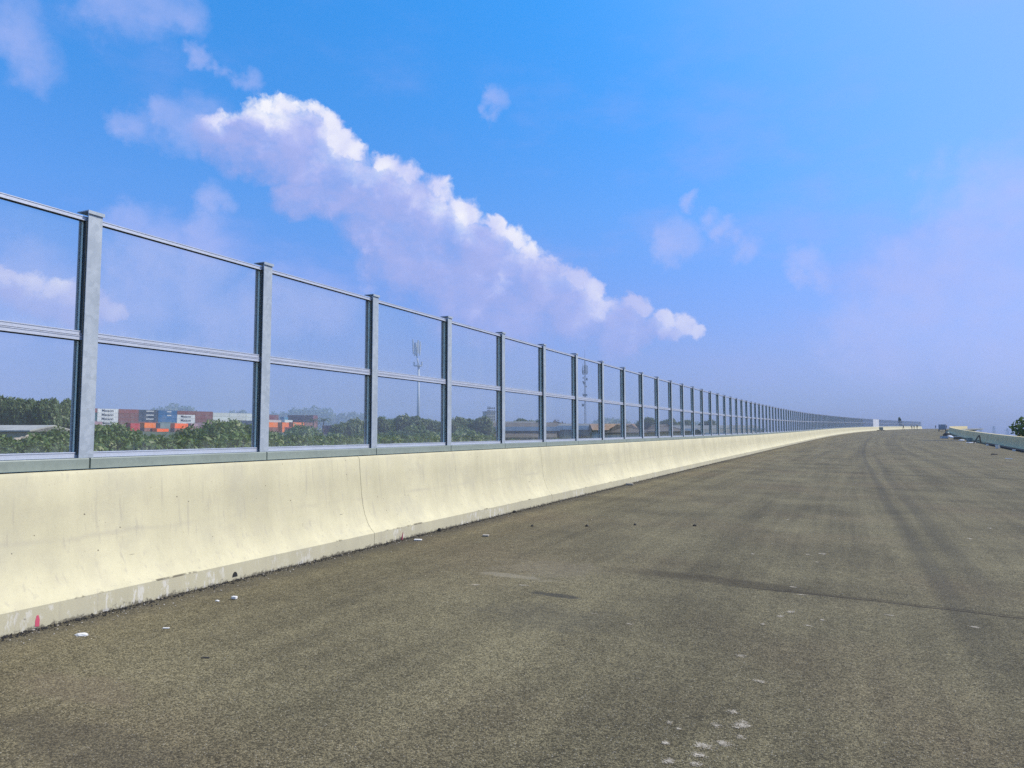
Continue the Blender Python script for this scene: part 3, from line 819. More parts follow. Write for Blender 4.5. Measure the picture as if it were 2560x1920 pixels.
ROW = Vector((-433.34, 301.98, 0)); RA = math.atan2(398.985 - 301.975, -396.844 + 433.342)
RD = Vector((math.cos(RA), math.sin(RA), 0))
def row(u, z, col, label, **kw):
    p = ROW + RD * u; container(p.x, p.y, z, RA, col, label, **kw)
T0 = 15.2; TH = 2.66
ordw = ['topmost', 'second from the top', 'third from the top', 'fourth from the top', 'lowest visible']
def column(u, cols, what, drop=0.0, **kw):
    for i, c in enumerate(cols):
        cc, mk = (c if isinstance(c, tuple) else (c, None))
        row(u, T0 - 0.0065 * u - drop - TH * i, cc, f'{NAMEC[cc]} container, {ordw[min(i, 4)]} {what}', mark=mk, **kw)
NAMEC = dict(white='white lettered', cream='cream white', brick='brick red', brown='brown', navy='navy blue', blue='bright blue', teal='dark teal', orange='orange', vivid='vivid orange', red='red', greyblue='grey blue', lilac='dull lilac', maroon='dark maroon', rust='rusty brown', sky='light blue', pale='pale pinkish')
column(-10.0, ['brick', 'teal', 'teal', 'lilac', 'brown'], 'beside the first post')
column(2.4, [('white', 'name')] * 4 + ['brown'], 'in the white stack')
column(14.75, ['brick', 'brown', 'brown', 'rust', 'rust'], 'between white and navy stacks')
column(27.0, [('navy', 'wide')] * 3 + ['brown', 'brown'], 'of the navy stack')
column(39.3, [('blue', 'short'), ('blue', 'short'), 'blue', 'greyblue', 'greyblue'], 'of the bright blue stack')
column(51.6, ['brown', ('white', 'name'), ('white', 'name'), 'white', 'brown'], 'just right of the blue stack')
column(63.9, ['brown', 'brown', 'brown', 'lilac', 'rust'], 'of the plain brown stack')
column(76.2, ['cream', 'cream', 'white', 'navy', 'navy'], 'of the first cream stack', drop=0.55)
column(88.5, [('cream', 'short'), ('cream', 'short'), ('navy', 'disc'), 'navy', 'navy'], 'of the middle cream stack', drop=0.55)
column(100.8, ['cream', 'cream', 'navy', 'navy', 'navy'], 'at the second post', drop=0.55)
# nearer blocks: (px column world centre from the survey) with lengths turned half away
def block(cx, cy, z, ang, col, label, **kw):
    L = kw.get('L', 12); l = 12.19 if L == 12 else 6.06
    container(cx - math.cos(ang) * l / 2, cy - math.sin(ang) * l / 2, z, ang, col, label, **kw)
D2 = math.radians
for cx, cy, top, a, col, lab in [
    (-324.5, 258.3, 7.2, 109, 'orange', 'orange container in front of the navy stack'), (-324.5, 258.3, 4.6, 109, 'rust', 'rusty brown container under the orange one by the navy stack'),
    (-321.6, 265.2, 7.1, 109.5, 'greyblue', 'grey blue container between the two orange ones'), (-319.1, 260.8, 4.2, 114, 'vivid', 'orange red container low behind the bushes'),
    (-314.6, 268.4, 7.0, 108, 'vivid', 'vivid orange container in front of the white lettered stack'), (-314.6, 268.4, 4.4, 108, 'rust', 'brown container under the vivid orange one'),
    (-331.6, 255.1, 7.0, 115, 'red', 'red container left of the orange one, upper'), (-331.6, 255.1, 4.4, 115, 'red', 'bright red container left of the orange one, lower'),
    (-320.6, 282.1, 7.2, 121, 'lilac', 'dull lilac container half hidden by bushes before the cream row'),
    (-397.6, 279.9, 8.7, 120, 'lilac', 'dull lilac container at the foot of the white lettered stack'),
    (-361.3, 384.5, 14.9, 92, 'maroon', 'dark maroon container right of the second post'), (-361.3, 384.5, 12.3, 92, 'maroon', 'dark maroon container under the one right of the second post'),
    (-301.7, 323.8, 9.7, 89, 'pale', 'pale pinkish container above the orange pair'), (-301.8, 334.7, 9.9, 110, 'cream', 'cream container beside the pale pinkish one'),
    (-266.7, 284.8, 7.5, 97, 'orange', 'left orange container right of the second post'), (-260.2, 287.8, 7.4, 106, 'orange', 'middle orange container of the orange row'),
    (-256.3, 291.8, 7.5, 104, 'orange', 'right orange container of the orange row'), (-259.3, 288.2, 4.8, 97, 'orange', 'orange container under the orange row'),
    (-266.7, 284.8, 4.9, 97, 'rust', 'brown container under the left orange one'), (-338.6, 372.9, 12.7, 120, 'sky', 'small light blue container by the maroon ends'),
    (-269.3, 316.6, 7.9, 100, 'rust', 'dusty grey brown container below the maroon ends')]:
    block(cx, cy, top - 2.59, D2(a), col, lab)
# ends-on stacks: doors towards the road
def ends(p, q, top, n, tiers, col, what):
    p = Vector(p); q = Vector(q); d = (q - p) / n; a = math.atan2(d.y, d.x) + math.pi / 2
    for i in range(n):
        for t in range(tiers[i]):
            c = p + d * (i + 1)
            container(c.x, c.y, top - 2.59 - 2.62 * t, a, col if (i * 3 + t) % 4 else 'brown', f'{NAMEC[col]} container end, {["top", "second", "third", "fourth"][t]} tier, {["leftmost", "second", "third", "fourth", "fifth", "sixth", "seventh"][i]} column {what}', group='containers with their doors to the road')
ends((-365.9, 404.4), (-348.8, 412.2), 15.15, 7, [4] * 7, 'maroon', 'of the far maroon block')
ends((-270.3, 327.2), (-261.3, 331.3), 6.34, 4, [2, 2, 2, 2], 'maroon', 'of the low dark red block')

# ------------------------------------------------------------------ warehouses behind the glass
def shed(p, q, eave, ridge, depth, roof, wall, label, open_n=5, canopy=None, fascia=None, hip=False):
    """front from p to q (plan points), roof ridge parallel to the front"""
    p = Vector((*p, 0)); q = Vector((*q, 0)); L = (q - p).length; a = math.atan2(q.y - p.y, q.x - p.x)
    g = ground_z(p.x, p.y)
    root = tag(empty('warehouse', (p.x, p.y, g), a), label, 'warehouse', 'warehouses beyond the glass barrier')
    E_ = eave - g; Rg = ridge - g
    MB().box(0, L, 0, depth, 0, E_ - 0.02).build('wall', M[wall], root)
    mb = MB(); o = 0.6; t = 0.16; hx = depth * 0.45 if hip else -o
    V = [(-o, -o, E_), (L + o, -o, E_), (L + o, depth + o, E_), (-o, depth + o, E_), (hx, depth / 2, Rg), (L - hx, depth / 2, Rg)]
    k = len(mb.v); mb.v += V + [(x, y, z + t) for x, y, z in V]
    for f in ((0, 1, 5, 4), (2, 3, 4, 5), (1, 2, 5), (3, 0, 4)):
        mb.f.append(f); mb.f.append(tuple(i + 6 for i in reversed(f)))
    for i, j in ((0, 1), (1, 2), (2, 3), (3, 0)): mb.f.append((i, j, j + 6, i + 6))
    mb.build('roof', M[roof], root)
    if fascia: MB().box(-o, L + o, -o - 0.08, -o - 0.005, E_ - 0.35, E_ + 0.4).build('fascia', M[fascia], root)
    r = random.Random(int(p.x * 10))
    for i in range(open_n):
        x0 = L * (i + 0.12 + r.uniform(0, .15)) / open_n; x1 = L * (i + 0.78 + r.uniform(-.15, .1)) / open_n
        kind = r.random()
        nm, z0, z1 = ('door', 0.0, E_ * 0.72) if kind < 0.45 else ('window', E_ * 0.62, E_ * 0.86)
        MB().box(x0, x1, -0.03, -0.003, z0 + 0.01, z1).build(nm, M['dark'], root)
    if canopy:
        cz, cd, cm = canopy
        cz -= g
        mb = MB(); k = 0
        mb.prism([(0, 0), (cd, -0.9), (cd, -1.15), (0, -0.25)], 0, L)
        c = mb.build('canopy', M[cm], root); c.rotation_euler = (0, 0, -math.pi / 2); c.location = (0, -0.09, cz)
        for i in range(int(L / 4) + 1):
            x = min(L - 0.1, 0.2 + i * 4.0)
            MB().box(x - 0.1, x + 0.1, -cd + 0.1, -cd + 0.3, 0, cz - 1.1).build('canopy_post', M['galv'], root)
    return root
shed((-78.2, 151.2), (-66.0, 156.6), 2.75, 4.4, 14, 'roof_grey', 'wall_beige', 'grey roofed shed with a white eave left of the fifth post', 3, fascia='roof_white')
shed((-60.5, 117.0), (-47.2, 122.8), 2.35, 3.5, 16, 'roof_brown', 'wall_beige', 'long brown roofed warehouse with a rusty canopy between the fifth and sixth posts', 7, (1.7, 3.0, 'roof_brown'), fascia='roof_white')
shed((-47.0, 124.0), (-36.8, 128.4), 2.55, 3.3, 15, 'roof_grey', 'wall_beige', 'grey roofed warehouse behind the lattice mast', 4, fascia='roof_white')
shed((-38.3, 118.6), (-32.0, 121.3), 1.95, 3.1, 10, 'roof_rust', 'wall_white', 'white walled shed with a rusty orange roof right of the lattice mast', 3)
shed((-33.8, 113.2), (-28.9, 115.4), 1.5, 2.9, 9, 'roof_brown', 'wall_white', 'white block with a dark hipped roof between two barrier posts', 2, hip=True)
shed((-30.6, 124.0), (-24.2, 126.8), 1.75, 3.0, 11, 'roof_brown', 'wall_beige', 'low dark roofed shed with a steep gable', 3, hip=True)
shed((-38.5, 168.5), (-27.0, 173.5), 2.3, 3.4, 15, 'roof_grey', 'wall_beige', 'grey shed with a bright white fascia line', 3, fascia='roof_white')
shed((-42.0, 232.0), (-22.0, 241.5), 2.9, 4.2, 20, 'roof_grey', 'wall_white', 'long far shed with white fascia seen through dense posts', 5, fascia='roof_white')
shed((-24.5, 150.0), (-15.5, 154.2), 1.3, 2.4, 11, 'roof_grey', 'wall_white', 'small pale shed low behind the far glass', 2, fascia='roof_white')
shed((-106.0, 55.9), (-98.3, 59.5), 1.75, 2.5, 9, 'roof_pale', 'wall_beige', 'pale roofed shed among trees at the left picture edge', 2)
# white tent spire and pale pole
t = tag(empty('tent', (-68.6, 177.5, ground_z(-68, 177))), 'white pointed tent top showing above the warehouses', 'tent')
MB().tube((0, 0, 8.6), (0, 0, 10.7), 0.75, 0.05, 8).build('canopy', M['white'], t)
MB().tube((0, 0, 0), (0, 0, 8.6), 0.12).build('pole', M['galv'], t)
tag(MB().tube((0, 0, 0), (0, 0, 10.7), 0.35, 0.3).build('chimney_pipe', M['white'], None, (-66.7, 189.4, ground_z(-66, 189))), 'pale upright pipe left of the lattice mast', 'pipe')
# pale rubble heap among the bushes
def rubble():
    bm = bmesh.new(); bmesh.ops.create_icosphere(bm, subdivisions=4, radius=1)
    r = random.Random(4)
    from mathutils import noise as mn
    for v in bm.verts:
        n = mn.noise(v.co * 2.1) * .35 + mn.noise(v.co * 6) * .15
        v.co *= 1 + n; v.co.x *= 2.2; v.co.y *= 1.3; v.co.z = max(-0.3, v.co.z * 0.75)
    me = bpy.data.meshes.new('rubble_heap'); bm.to_mesh(me); bm.free(); me.materials.append(M['rock'])
    tag(link('rubble_heap', me, None, (-69.0, 42.1, 0.55), (0, 0, 2.1)), 'pale heap of rubble among the bushes left of the first post', 'rubble')
# ------------------------------------------------------------------ masts
def lattice_mast(x, y, top, label):
    g = ground_z(x, y); h = top - g; r = random.Random(3)
    root = tag(empty('cell_tower', (x, y, g), 0.5), label, 'cell tower', 'cell towers')
    mb = MB(); w = 0.46; hh = h - 6
    for i in range(3):
        a = i * 2.094; mb.tube((w * math.cos(a), w * math.sin(a), 0), (w * .8 * math.cos(a), w * .8 * math.sin(a), hh), 0.09, 0.07, 6)
    n = int(hh / 1.4)
    for j in range(n):
        z0 = j * hh / n; z1 = (j + 1) * hh / n
        for i in range(3):
            a = i * 2.094; b = ((i + 1) % 3) * 2.094
            k0 = w * (1 - .2 * z0 / hh); k1 = w * (1 - .2 * z1 / hh)
            mb.tube((k0 * math.cos(a), k0 * math.sin(a), z0), (k1 * math.cos(b), k1 * math.sin(b), z1), 0.05, n=4)
            mb.tube((k1 * math.cos(a), k1 * math.sin(a), z1), (k1 * math.cos(b), k1 * math.sin(b), z1), 0.05, n=4)
    mb.build('mast', M['steel'], root)
    MB().tube((0, 0, hh), (0, 0, h), 0.07, 0.03, 5).build('lightning_rod', M['steel'], root)
    for i in range(9):
        a = i * 0.698; q = 1.3 if i < 6 else 0.9
        z0 = hh - 6.2 + r.uniform(-.6, .6); c = Vector((q * math.cos(a), q * math.sin(a), z0))
        m = MB(); m.box(-0.07, 0.07, -0.15, 0.15, 0, r.choice([2.2, 2.6, 4.2])); m.tube((-0.15, 0, -0.2), (-0.15, 0, 4.4), 0.05, n=5); m.box(-q, -0.1, -0.03, 0.03, 1.0, 1.08)
        m.build('panel_antenna', M['steel'], root, c, (0, 0, a))
    for i, (z, a, d) in enumerate([(hh - 9.0, .4, .75), (hh - 10.3, 2.4, .6), (hh - 11.2, 4.2, .6), (hh - 12.6, .9, .5), (hh - 8.4, 3.6, .45), (hh - 16.6, 3.3, .5)]):
        m = MB(); m.tube((0, 0, 0), (0.35, 0, 0), d * .5, d, 14)
        m.build('dish_antenna', M['steel'], root, (0.75 * math.cos(a), 0.75 * math.sin(a), z), (0, 0, a))
    m = MB()
    for i in range(12): m.box(-1.0 + .16 * i, -.96 + .16 * i, -1.0, 1.0, 0, 0.05)
    m.box(-1, 1, -1, -0.95, 0, 1.0); m.box(-1, 1, .95, 1, 0, 1.0)
    m.build('platform', M['steel'], root, (0, 0, hh - 17.5))
    MB().box(-0.5, .5, -.4, .4, 0, 1.3).build('equipment_box', M['steel'], root, (-1.1, 0, hh - 22.5))
    return root
lattice_mast(-113.0, 333.3, 43.5, 'dark lattice cell mast with panel antennas and dishes behind the seventh bay')
def monopole(x, y, top, label):
    g = ground_z(x, y); h = top - g
    root = tag(empty('cell_tower', (x, y, g), 0.2), label, 'cell tower', 'cell towers')
    MB().tube((0, 0, 0), (0, 0, h * .72), 2.0, 1.3, 12).tube((0, 0, h * .72), (-2.5, 0, h * .84), 1.3, 0.8, 12).tube((-2.5, 0, h * .84), (-3.0, 0, h * .985), 0.8, .6, 10).build('pole', M['steel_far'], root, smooth=True)
    MB().tube((-3.0, 0, h * .985), (-3.0, 0, h * 1.0), .6, .2, 6).build('lightning_rod', M['steel_far'], root)
    for i in range(8):
        a = i * .785
        MB().box(-.5, .5, -1.0, 1.0, 0, 16).build('panel_antenna', M['steel_far'], root, (-3 + 4.4 * math.cos(a), 4.4 * math.sin(a), h * (.845 + .02 * (i % 3)))).rotation_euler = (0, 0.05, a)
    MB().tube((0, 0, 0), (0, 0, 1.2), 5.2, 5.2, 12).build('platform', M['steel_far'], root, (-1, 0, h * .725))
    for sx in (-1, 1): MB().tube((0, 0, 0), (sx * .1, 0, 5), 1.1, 1.1, 8).build('dish_antenna', M['steel_far'], root, (sx * 5 - 1, 0, h * .73))
monopole(-483.0, 769.0, 119.0, 'faint pale monopole tower fading in haze behind the fourth bay')
# far office block
ob = tag(empty('office_block', (-401, 806, ground_z(-401, 806)), 0.9), 'far grey office block fading in haze left of the sixth post', 'building')
gz = ground_z(-401, 806)
MB().box(-6.2, 6.2, -6, 6, 0, 29.2 - gz).build('wall', M['wall_beige'], ob)
for zz in range(8):
    for xx in range(4):
        MB().box(-5.4 + xx * 2.9, -3.4 + xx * 2.9, -6.03, -6.003, 3 + zz * 3.6, 5.4 + zz * 3.6).build('window', M['dark'], ob)
MB().box(-6.8, 6.8, -6.6, 6.6, 29.23 - gz, 30.0 - gz).build('roof', M['roof_grey'], ob)
MB().tube((0, 0, 30 - gz), (0, 0, 36 - gz), .3, n=6).box(-2.4, 2.4, -.2, .2, 35.8 - gz, 36.3 - gz).build('aerial', M['steel'], ob)
# hazy pylons over the right parapet
for i, (x, y, z) in enumerate([(164.0, 1065, 9.6), (179.3, 1072, 11.6), (194.8, 1079, 8.6)]):
    g = ground_z(x, y); h = z - g; mb = MB()
    for sx in (-1, 1):
        for sy in (-1, 1): mb.tube((sx * 2.2, sy * 2.2, 0), (sx * .4, sy * .4, h), .22, .14, 5)
    for j in range(6):
        q = 2.2 - 1.8 * j / 6; mb.tube((-q, -q, h * j / 6), (q, -q, h * (j + 1) / 6), .12, n=4); mb.tube((q, -q, h * j / 6), (-q, -q, h * (j + 1) / 6), .12, n=4)
    for zz in (h * .8, h * .92): mb.tube((-3.4, 0, zz), (3.4, 0, zz), .15, n=4)
    tag(mb.build('power_pylon', M['steel_far'], None, (x, y, g), (0, 0, .3)), ['left hazy power pylon over the right parapet', 'middle, tallest hazy power pylon over the right parapet', 'right hazy power pylon over the right parapet'][i], 'pylon', 'pylons over the right parapet')
rubble()
# ------------------------------------------------------------------ loose things on the road
def flat_on_road(o, s, lat, h=0.0, rz=0.0):
    o.location = road(s, lat, h)
    o.rotation_euler = (math.atan(grade(s)), 0.025 if s < 60 else 0.01, rz - heading(s))
    return o
def lump(name, seed, sx, sy, sz, mat, sub=2, amp=0.35):
    from mathutils import noise as mn
    bm = bmesh.new(); bmesh.ops.create_icosphere(bm, subdivisions=sub, radius=1)
    off = Vector((seed * 3.1, seed * 1.7, 0))
    for v in bm.verts:
        n = mn.noise(v.co * 1.6 + off) * amp + mn.noise(v.co * 4 + off) * amp * .4
        v.co *= 1 + n; v.co = Vector((v.co.x * sx, v.co.y * sy, max(-0.2, v.co.z) * sz))
    me = bpy.data.meshes.new(name); bm.to_mesh(me); bm.free(); me.materials.append(mat)
    return link(name, me)
def splash_mesh(seed, w, l):
    """thin irregular sheet of dried splashes, in ragged separate flecks"""
    r = random.Random(seed); v = []; f = []
    n = 22
    for i in range(n):
        a = 6.283 * i / n; d = r.uniform(.62, 1.0)
        v.append((math.cos(a) * d * w * .5, math.sin(a) * d * l * .7, 0))
    f.append(tuple(range(n)))
    me = bpy.data.meshes.new('paint_splash'); me.from_pydata(v, [], f); me.materials.append(M['splash'])
    return me
def _splash(nt, b):
    p = nt.pos()
    nt.put(b.inputs['Base Color'], nt.mix(nt.step(nt.noise(p, 30, 4), .35, .65), (0.36, 0.31, 0.23), (0.66, 0.58, 0.45)))
    g = nt.vec('SUBTRACT', nt.tc('Generated'), (.5, .5, 0)); gx, gy, _ = nt.sep(g)
    rr = nt.math('MULTIPLY', nt.vec('LENGTH', nt.comb(gx, gy, 0.0)), 2.0)
    cov = nt.math('ADD', nt.math('MULTIPLY', nt.math('SUBTRACT', 1.0, rr), 0.42), nt.math('ADD', nt.math('MULTIPLY', nt.noise(p, 22, 3, 0.6), 0.6), nt.math('MULTIPLY', nt.noise(p, 110, 4, 0.75), 1.25)))
    nt.put(b.inputs['Alpha'], nt.math('MULTIPLY', nt.step(cov, 1.14, 1.28), 0.7))
M['splash'] = material('dried_white_splash', None, 0.9, 0, _splash)
sp = [(4.17, -.58, .10, .10), (3.94, -.63, .10, .09), (4.02, -.52, .16, .15), (3.74, -.56, .18, .10), (3.66, -.65, .22, .10), (3.55, -.65, .16, .08), (3.42, -.77, .10, .09), (3.46, -.65, .12, .08), (3.85, -.86, .08, .08), (3.80, -.80, .06, .06), (3.60, -.82, .07, .07), (3.86, -.50, .12, .07),
      (7.71, -.47, .14, .08), (7.39, -.39, .24, .07), (6.96, .35, .2, .07), (6.66, -.43, .14, .12), (6.26, -.27, .13, .08), (6.14, -.6, .08, .12), (6.45, -.5, .12, .1), (6.5, -.18, .09, .08), (9.95, -.24, .12, .2), (9.98, -.28, .1, .14), (9.47, -1.05, .12, .12), (30.19, 1.12, .2, .5), (26.48, 1.01, .2, .4), (6.19, -3.25, .2, .08), (6.42, -2.82, .22, .07),
      (9.8, -.42, .1, .15), (9.3, -.3, .12, .1), (5.2, -.66, .14, .1), (4.75, -.48, .16, .08), (6.9, .95, .2, .09), (12.6, 1.7, .15, .2), (14.2, 2.2, .15, .2), (13.4, -.9, .12, .2), (5.6, -1.55, .12, .07), (5.75, -1.9, .14, .06)]
for i, (s, l, w, q) in enumerate(sp):
    o = link('paint_splash', splash_mesh(i, w, q))
    tag(o, 'dried off white splash on the asphalt among others', 'splash', 'dried white splashes scattered on the asphalt')
    flat_on_road(o, s, l, 0.004, rnd.uniform(-.3, .3))
def chip(name, s, l, sx, sy, sz, mat, label, cat, group=None, seed=1, sub=2, rz=0.0, amp=0.35):
    o = tag(lump(name, seed, sx, sy, sz, M[mat], sub, amp), label, cat, group)
    flat_on_road(o, s, l, sz * 0.15, rz); return o
def brick(name, s, l, sx, sy, sz, mat, label, cat, group=None, rz=0.0):
    o = MB().box(-sx / 2, sx / 2, -sy / 2, sy / 2, 0, sz).build(name, M[mat]); bevel(o, min(sx, sy, sz) * .12, 1)
    tag(o, label, cat, group); flat_on_road(o, s, l, 0.003, rz); return o
brick('foam_block', 4.67, -4.79, 0.045, 0.03, 0.022, 'foam', 'small white foam block on the asphalt a step from the parapet foot', 'foam scrap', rz=.2)
chip('crumpled_paper', 3.40, -4.92, 0.05, 0.028, 0.014, 'foam', 'crumpled off white paper scrap near the pink kerb mark', 'paper', seed=3, rz=.3)
chip('crumpled_paper', 4.55, -4.86, 0.022, 0.012, 0.008, 'foam', 'tiny pale paper scrap behind the white foam block', 'paper', seed=5)
brick('paper_scrap', 3.79, -4.55, 0.045, 0.02, 0.004, 'foam', 'narrow white scrap alone on dark asphalt left of the foam block', 'paper', rz=.5)
brick('yellow_carton', 8.9, -4.51, 0.085, 0.075, 0.022, 'grit', 'flat yellowish carton lying alone left of the row of black lumps', 'carton', rz=.3)
brick('paper_scrap', 8.12, -5.12, 0.10, 0.06, 0.012, 'foam', 'off white flat scrap at the kerb by the pink tape', 'paper', rz=.4)
brick('timber_offcut', 18.66, -5.22, 0.20, 0.12, 0.05, 'grit', 'pale timber offcut by the kerb further along the parapet', 'timber', rz=.2)
for i, (s, l) in enumerate([(10.15, -4.35), (10.63, -3.63), (11.2, -3.02), (11.65, -2.17)]):
    chip('tar_lump', s, l, .022 + .006 * (i % 2), .03, .026, 'tarbits', ['black tar lump nearest the parapet in the row of four', 'second black tar lump from the parapet in the row of four', 'third black tar lump from the parapet in the row of four', 'black tar lump farthest from the parapet in the row of four'][i], 'tar lump', 'four black tar lumps in a row', seed=10 + i)
chip('dry_leaf', 3.46, -3.78, .035, .010, .006, 'tarbits', 'dark curled scrap in the left foreground', 'scrap', seed=22, rz=.5)
chip('tar_lump', 8.95, -5.29, .035, .03, .04, 'tarbits', 'black tar lump against the kerb past the pink tape', 'tar lump', seed=31)
chip('tar_lump', 11.55, -5.30, .03, .03, .035, 'tarbits', 'black tar lump against the kerb beside the second parapet joint', 'tar lump', seed=33)
chip('rubber_mat', 59.68, 8.83, .19, .22, .07, 'tarbits', 'black flat scrap lying out on the road before the right parapet', 'scrap', seed=40, sub=3)
brick('white_plank', 51.65, 8.5, .36, .08, .05, 'foam', 'short white plank on the road at the right picture edge', 'plank')
# pink marks: a ribbon tied at the kerb and paint on its face
kb = MB(); kb.v += [(0.004, -0.014, 0.005), (0.004, 0.016, 0.0), (0.004, 0.018, 0.05), (0.004, 0.006, 0.085), (0.004, -0.006, 0.08), (0.004, -0.014, 0.045)]; kb.v += [(0.001, y, z) for x, y, z in kb.v[:6]]
kb.f += [tuple(range(6)), tuple(range(11, 5, -1))] + [(i, (i + 1) % 6, (i + 1) % 6 + 6, i + 6) for i in range(6)]
tag(kb.build('paint_mark', M['pinkpaint'], None, road(3.35, LB, 0.012)), 'pink paint mark low on the kerb face at the left picture edge', 'paint mark')
tag(MB().tube((0.01, 0, 0), (0.03, 0, 0.10), 0.012, 0.003, 5).build('pink_tape', M['pinkpaint'], None, road(8.05, LB + 0.01, 0.0)), 'short pink tape standing up at the kerb', 'tape')
# drain mouth in the kerb
dr = empty('drain_hole', road(5.21, LB, 0.03)); tag(dr, 'half round dark drain mouth in the kerb face', 'drain')
mb = MB(); pr = [(math.cos(a) * .034, math.sin(a) * .05) for a in [i * math.pi / 8 for i in range(9)]]
mb.v += [(0.003, y, z) for y, z in pr] + [(-0.0005, y, z) for y, z in pr]
mb.f += [tuple(range(9)), tuple(range(17, 8, -1))] + [(i, (i + 1) % 9, (i + 1) % 9 + 9, i + 9) for i in range(9)]
mb.build('mouth', M['dark'], dr)
# gravel washed to the kerb, and loose chippings on the surface
def scatter(name, n, fn, mat, lo, hi, label):
    r = random.Random(len(name)); v = []; f = []
    for i in range(n):
        s, l = fn(r); q = r.uniform(lo, hi) * (0.7 + 0.6 * r.random() ** 3)
        c = road(s, l, q * .25); k = len(v)
        a = r.uniform(0, 6.28)
        for dx, dy, dz in ((1, 0, 0), (0, .8, 0), (-.9, 0, 0.1), (0, -.8, 0), (0.1, 0, .65), (0, 0, -.5)):
            j = r.uniform(.7, 1.2); v.append(tuple(c + Vector(((dx * math.cos(a) - dy * math.sin(a)) * q * j, (dx * math.sin(a) + dy * math.cos(a)) * q * j, dz * q * j))))
        f += [tuple(k + i for i in t) for t in ((0, 1, 4), (1, 2, 4), (2, 3, 4), (3, 0, 4), (1, 0, 5), (2, 1, 5), (3, 2, 5), (0, 3, 5))]
    me = bpy.data.meshes.new(name); me.from_pydata(v, [], f); me.materials.append(M[mat])
    tag(link(name, me), label, kind='stuff')
scatter('kerb_gravel', 6500, lambda r: (1.5 + 34 * r.random() ** 1.6, LB + 0.005 + abs(r.gauss(0, .05))), 'tarbits', .004, .014, 'black grit gathered along the kerb')
scatter('pale_grit', 900, lambda r: (1.5 + 30 * r.random() ** 1.5, LB + 0.01 + abs(r.gauss(0, .14))), 'grit', .004, .012, 'pale mortar crumbs along the kerb')
scatter('loose_chippings', 5200, lambda r: (1.2 + 9 * r.random() ** 1.7, r.uniform(-5.2, 3.5)), 'grit', .0018, .0042, 'loose pale chippings on the near asphalt')

# ------------------------------------------------------------------ things along the right parapet and at the far end
def at(s, lat, h=0): return road(s, lat, h)
for i, (s0, s1) in enumerate([(58.0, 71.5), (72.0, 89.5)]):
    a, b = at(s0, 11.85, .09), at(s1, 11.85, .09)
    o = tag(MB().tube((0, 0, 0), tuple(b - a), .12, n=10).build('drain_pipe', M['tarbits'], None, a, smooth=False), ['long dark pipe lying at the right parapet foot, nearer length', 'long dark pipe lying at the right parapet foot, farther length'][i], 'pipe', 'pipes at the right parapet foot')
for s in (63, 70, 78, 86):
    o = tag(MB().box(-.1, .1, -.06, .06, 0, .16).build('pipe_block', M['foam'], None, at(s, 11.5)), 'pale block propping the dark pipe at the right parapet', 'block', 'pale blocks under the dark pipe')
bk = tag(empty('bucket', at(76.5, 11.2)), 'white bucket standing by the pipe at the right parapet', 'bucket')
mb = MB().tube((0, 0, 0), (0, 0, .34), .13, .165, 14, cap=False); mb.f.append(tuple(range(13, -1, -1))); mb.build('pail', M['foam'], bk)
MB().tube((-.16, 0, .33), (0, 0, .50), .008, n=4).tube((0, 0, .50), (.16, 0, .33), .008, n=4).build('handle', M['galv'], bk)
tr = tag(empty('trestle', at(95, 11.6), -heading(95)), 'timber A shaped trestle standing by the right parapet', 'trestle')
for x0, x1 in ((-.42, .1), (.28, .16)):
    for y in (-.3, .3): MB().tube((x0, y, 0), (x1, y, .86), .045, n=6).build('leg', M['wood'], tr)
MB().tube((.13, -.5, .88), (.13, .5, .88), .055, n=6).build('crossbar', M['wood'], tr)
MB().box(-.3, .26, -.03, .03, .3, .38).build('brace', M['wood'], tr)
lean = tag(empty('leaning_board', at(67, 11.7), -heading(67)), 'grey board leaning on the right parapet at the picture edge', 'board')
o = MB().box(-.03, .03, -.12, .12, 0, 1.15).build('board', M['wood'], lean); o.rotation_euler = (R(14), R(20), 0)
def crate(s, l, w, d, h, mat, label, cat='box', name='box', lid='foam'):
    e = tag(empty(name, at(s, l), -heading(s) + .2), label, cat)
    bevel(MB().box(-w / 2, w / 2, -d / 2, d / 2, 0, h).build('body', M[mat], e), .02, 1)
    MB().box(-w / 2 - .02, w / 2 + .02, -d / 2 - .02, d / 2 + .02, h + .003, h + .06).build('lid', M[lid], e)
crate(101, 11.3, .5, .6, .42, 'cabinet', 'dark grey box beside the trestle on the right', lid='cabinet')
crate(113, 10.9, .8, .8, .36, 'wood', 'tan carton with a white top by the right parapet')
crate(118, 9.6, .9, .7, .3, 'galv', 'low grey box out on the road left of the tan carton', lid='galv')
for s, l, a, b, c, lab in [(96, 11.0, .45, .3, .08, 'crumpled white sheet in front of the trestle'), (130, 10.8, .5, 1.3, .2, 'long white sack heap near the dark covered load'), (124, 11.0, .4, .8, .18, 'white sack beside the long sack heap'), (108, 11.0, .35, .3, .1, 'small white sheet between carton and dark box')]:
    o = chip('white_sheet', s, l, a, b, c, 'tarp', lab, 'sheet', seed=int(s), sub=3)
plank = brick('pale_plank', 104, 8.6, 5.0, .35, .06, 'grit', 'long pale plank lying across the road towards the right parapet', 'plank', rz=.1)
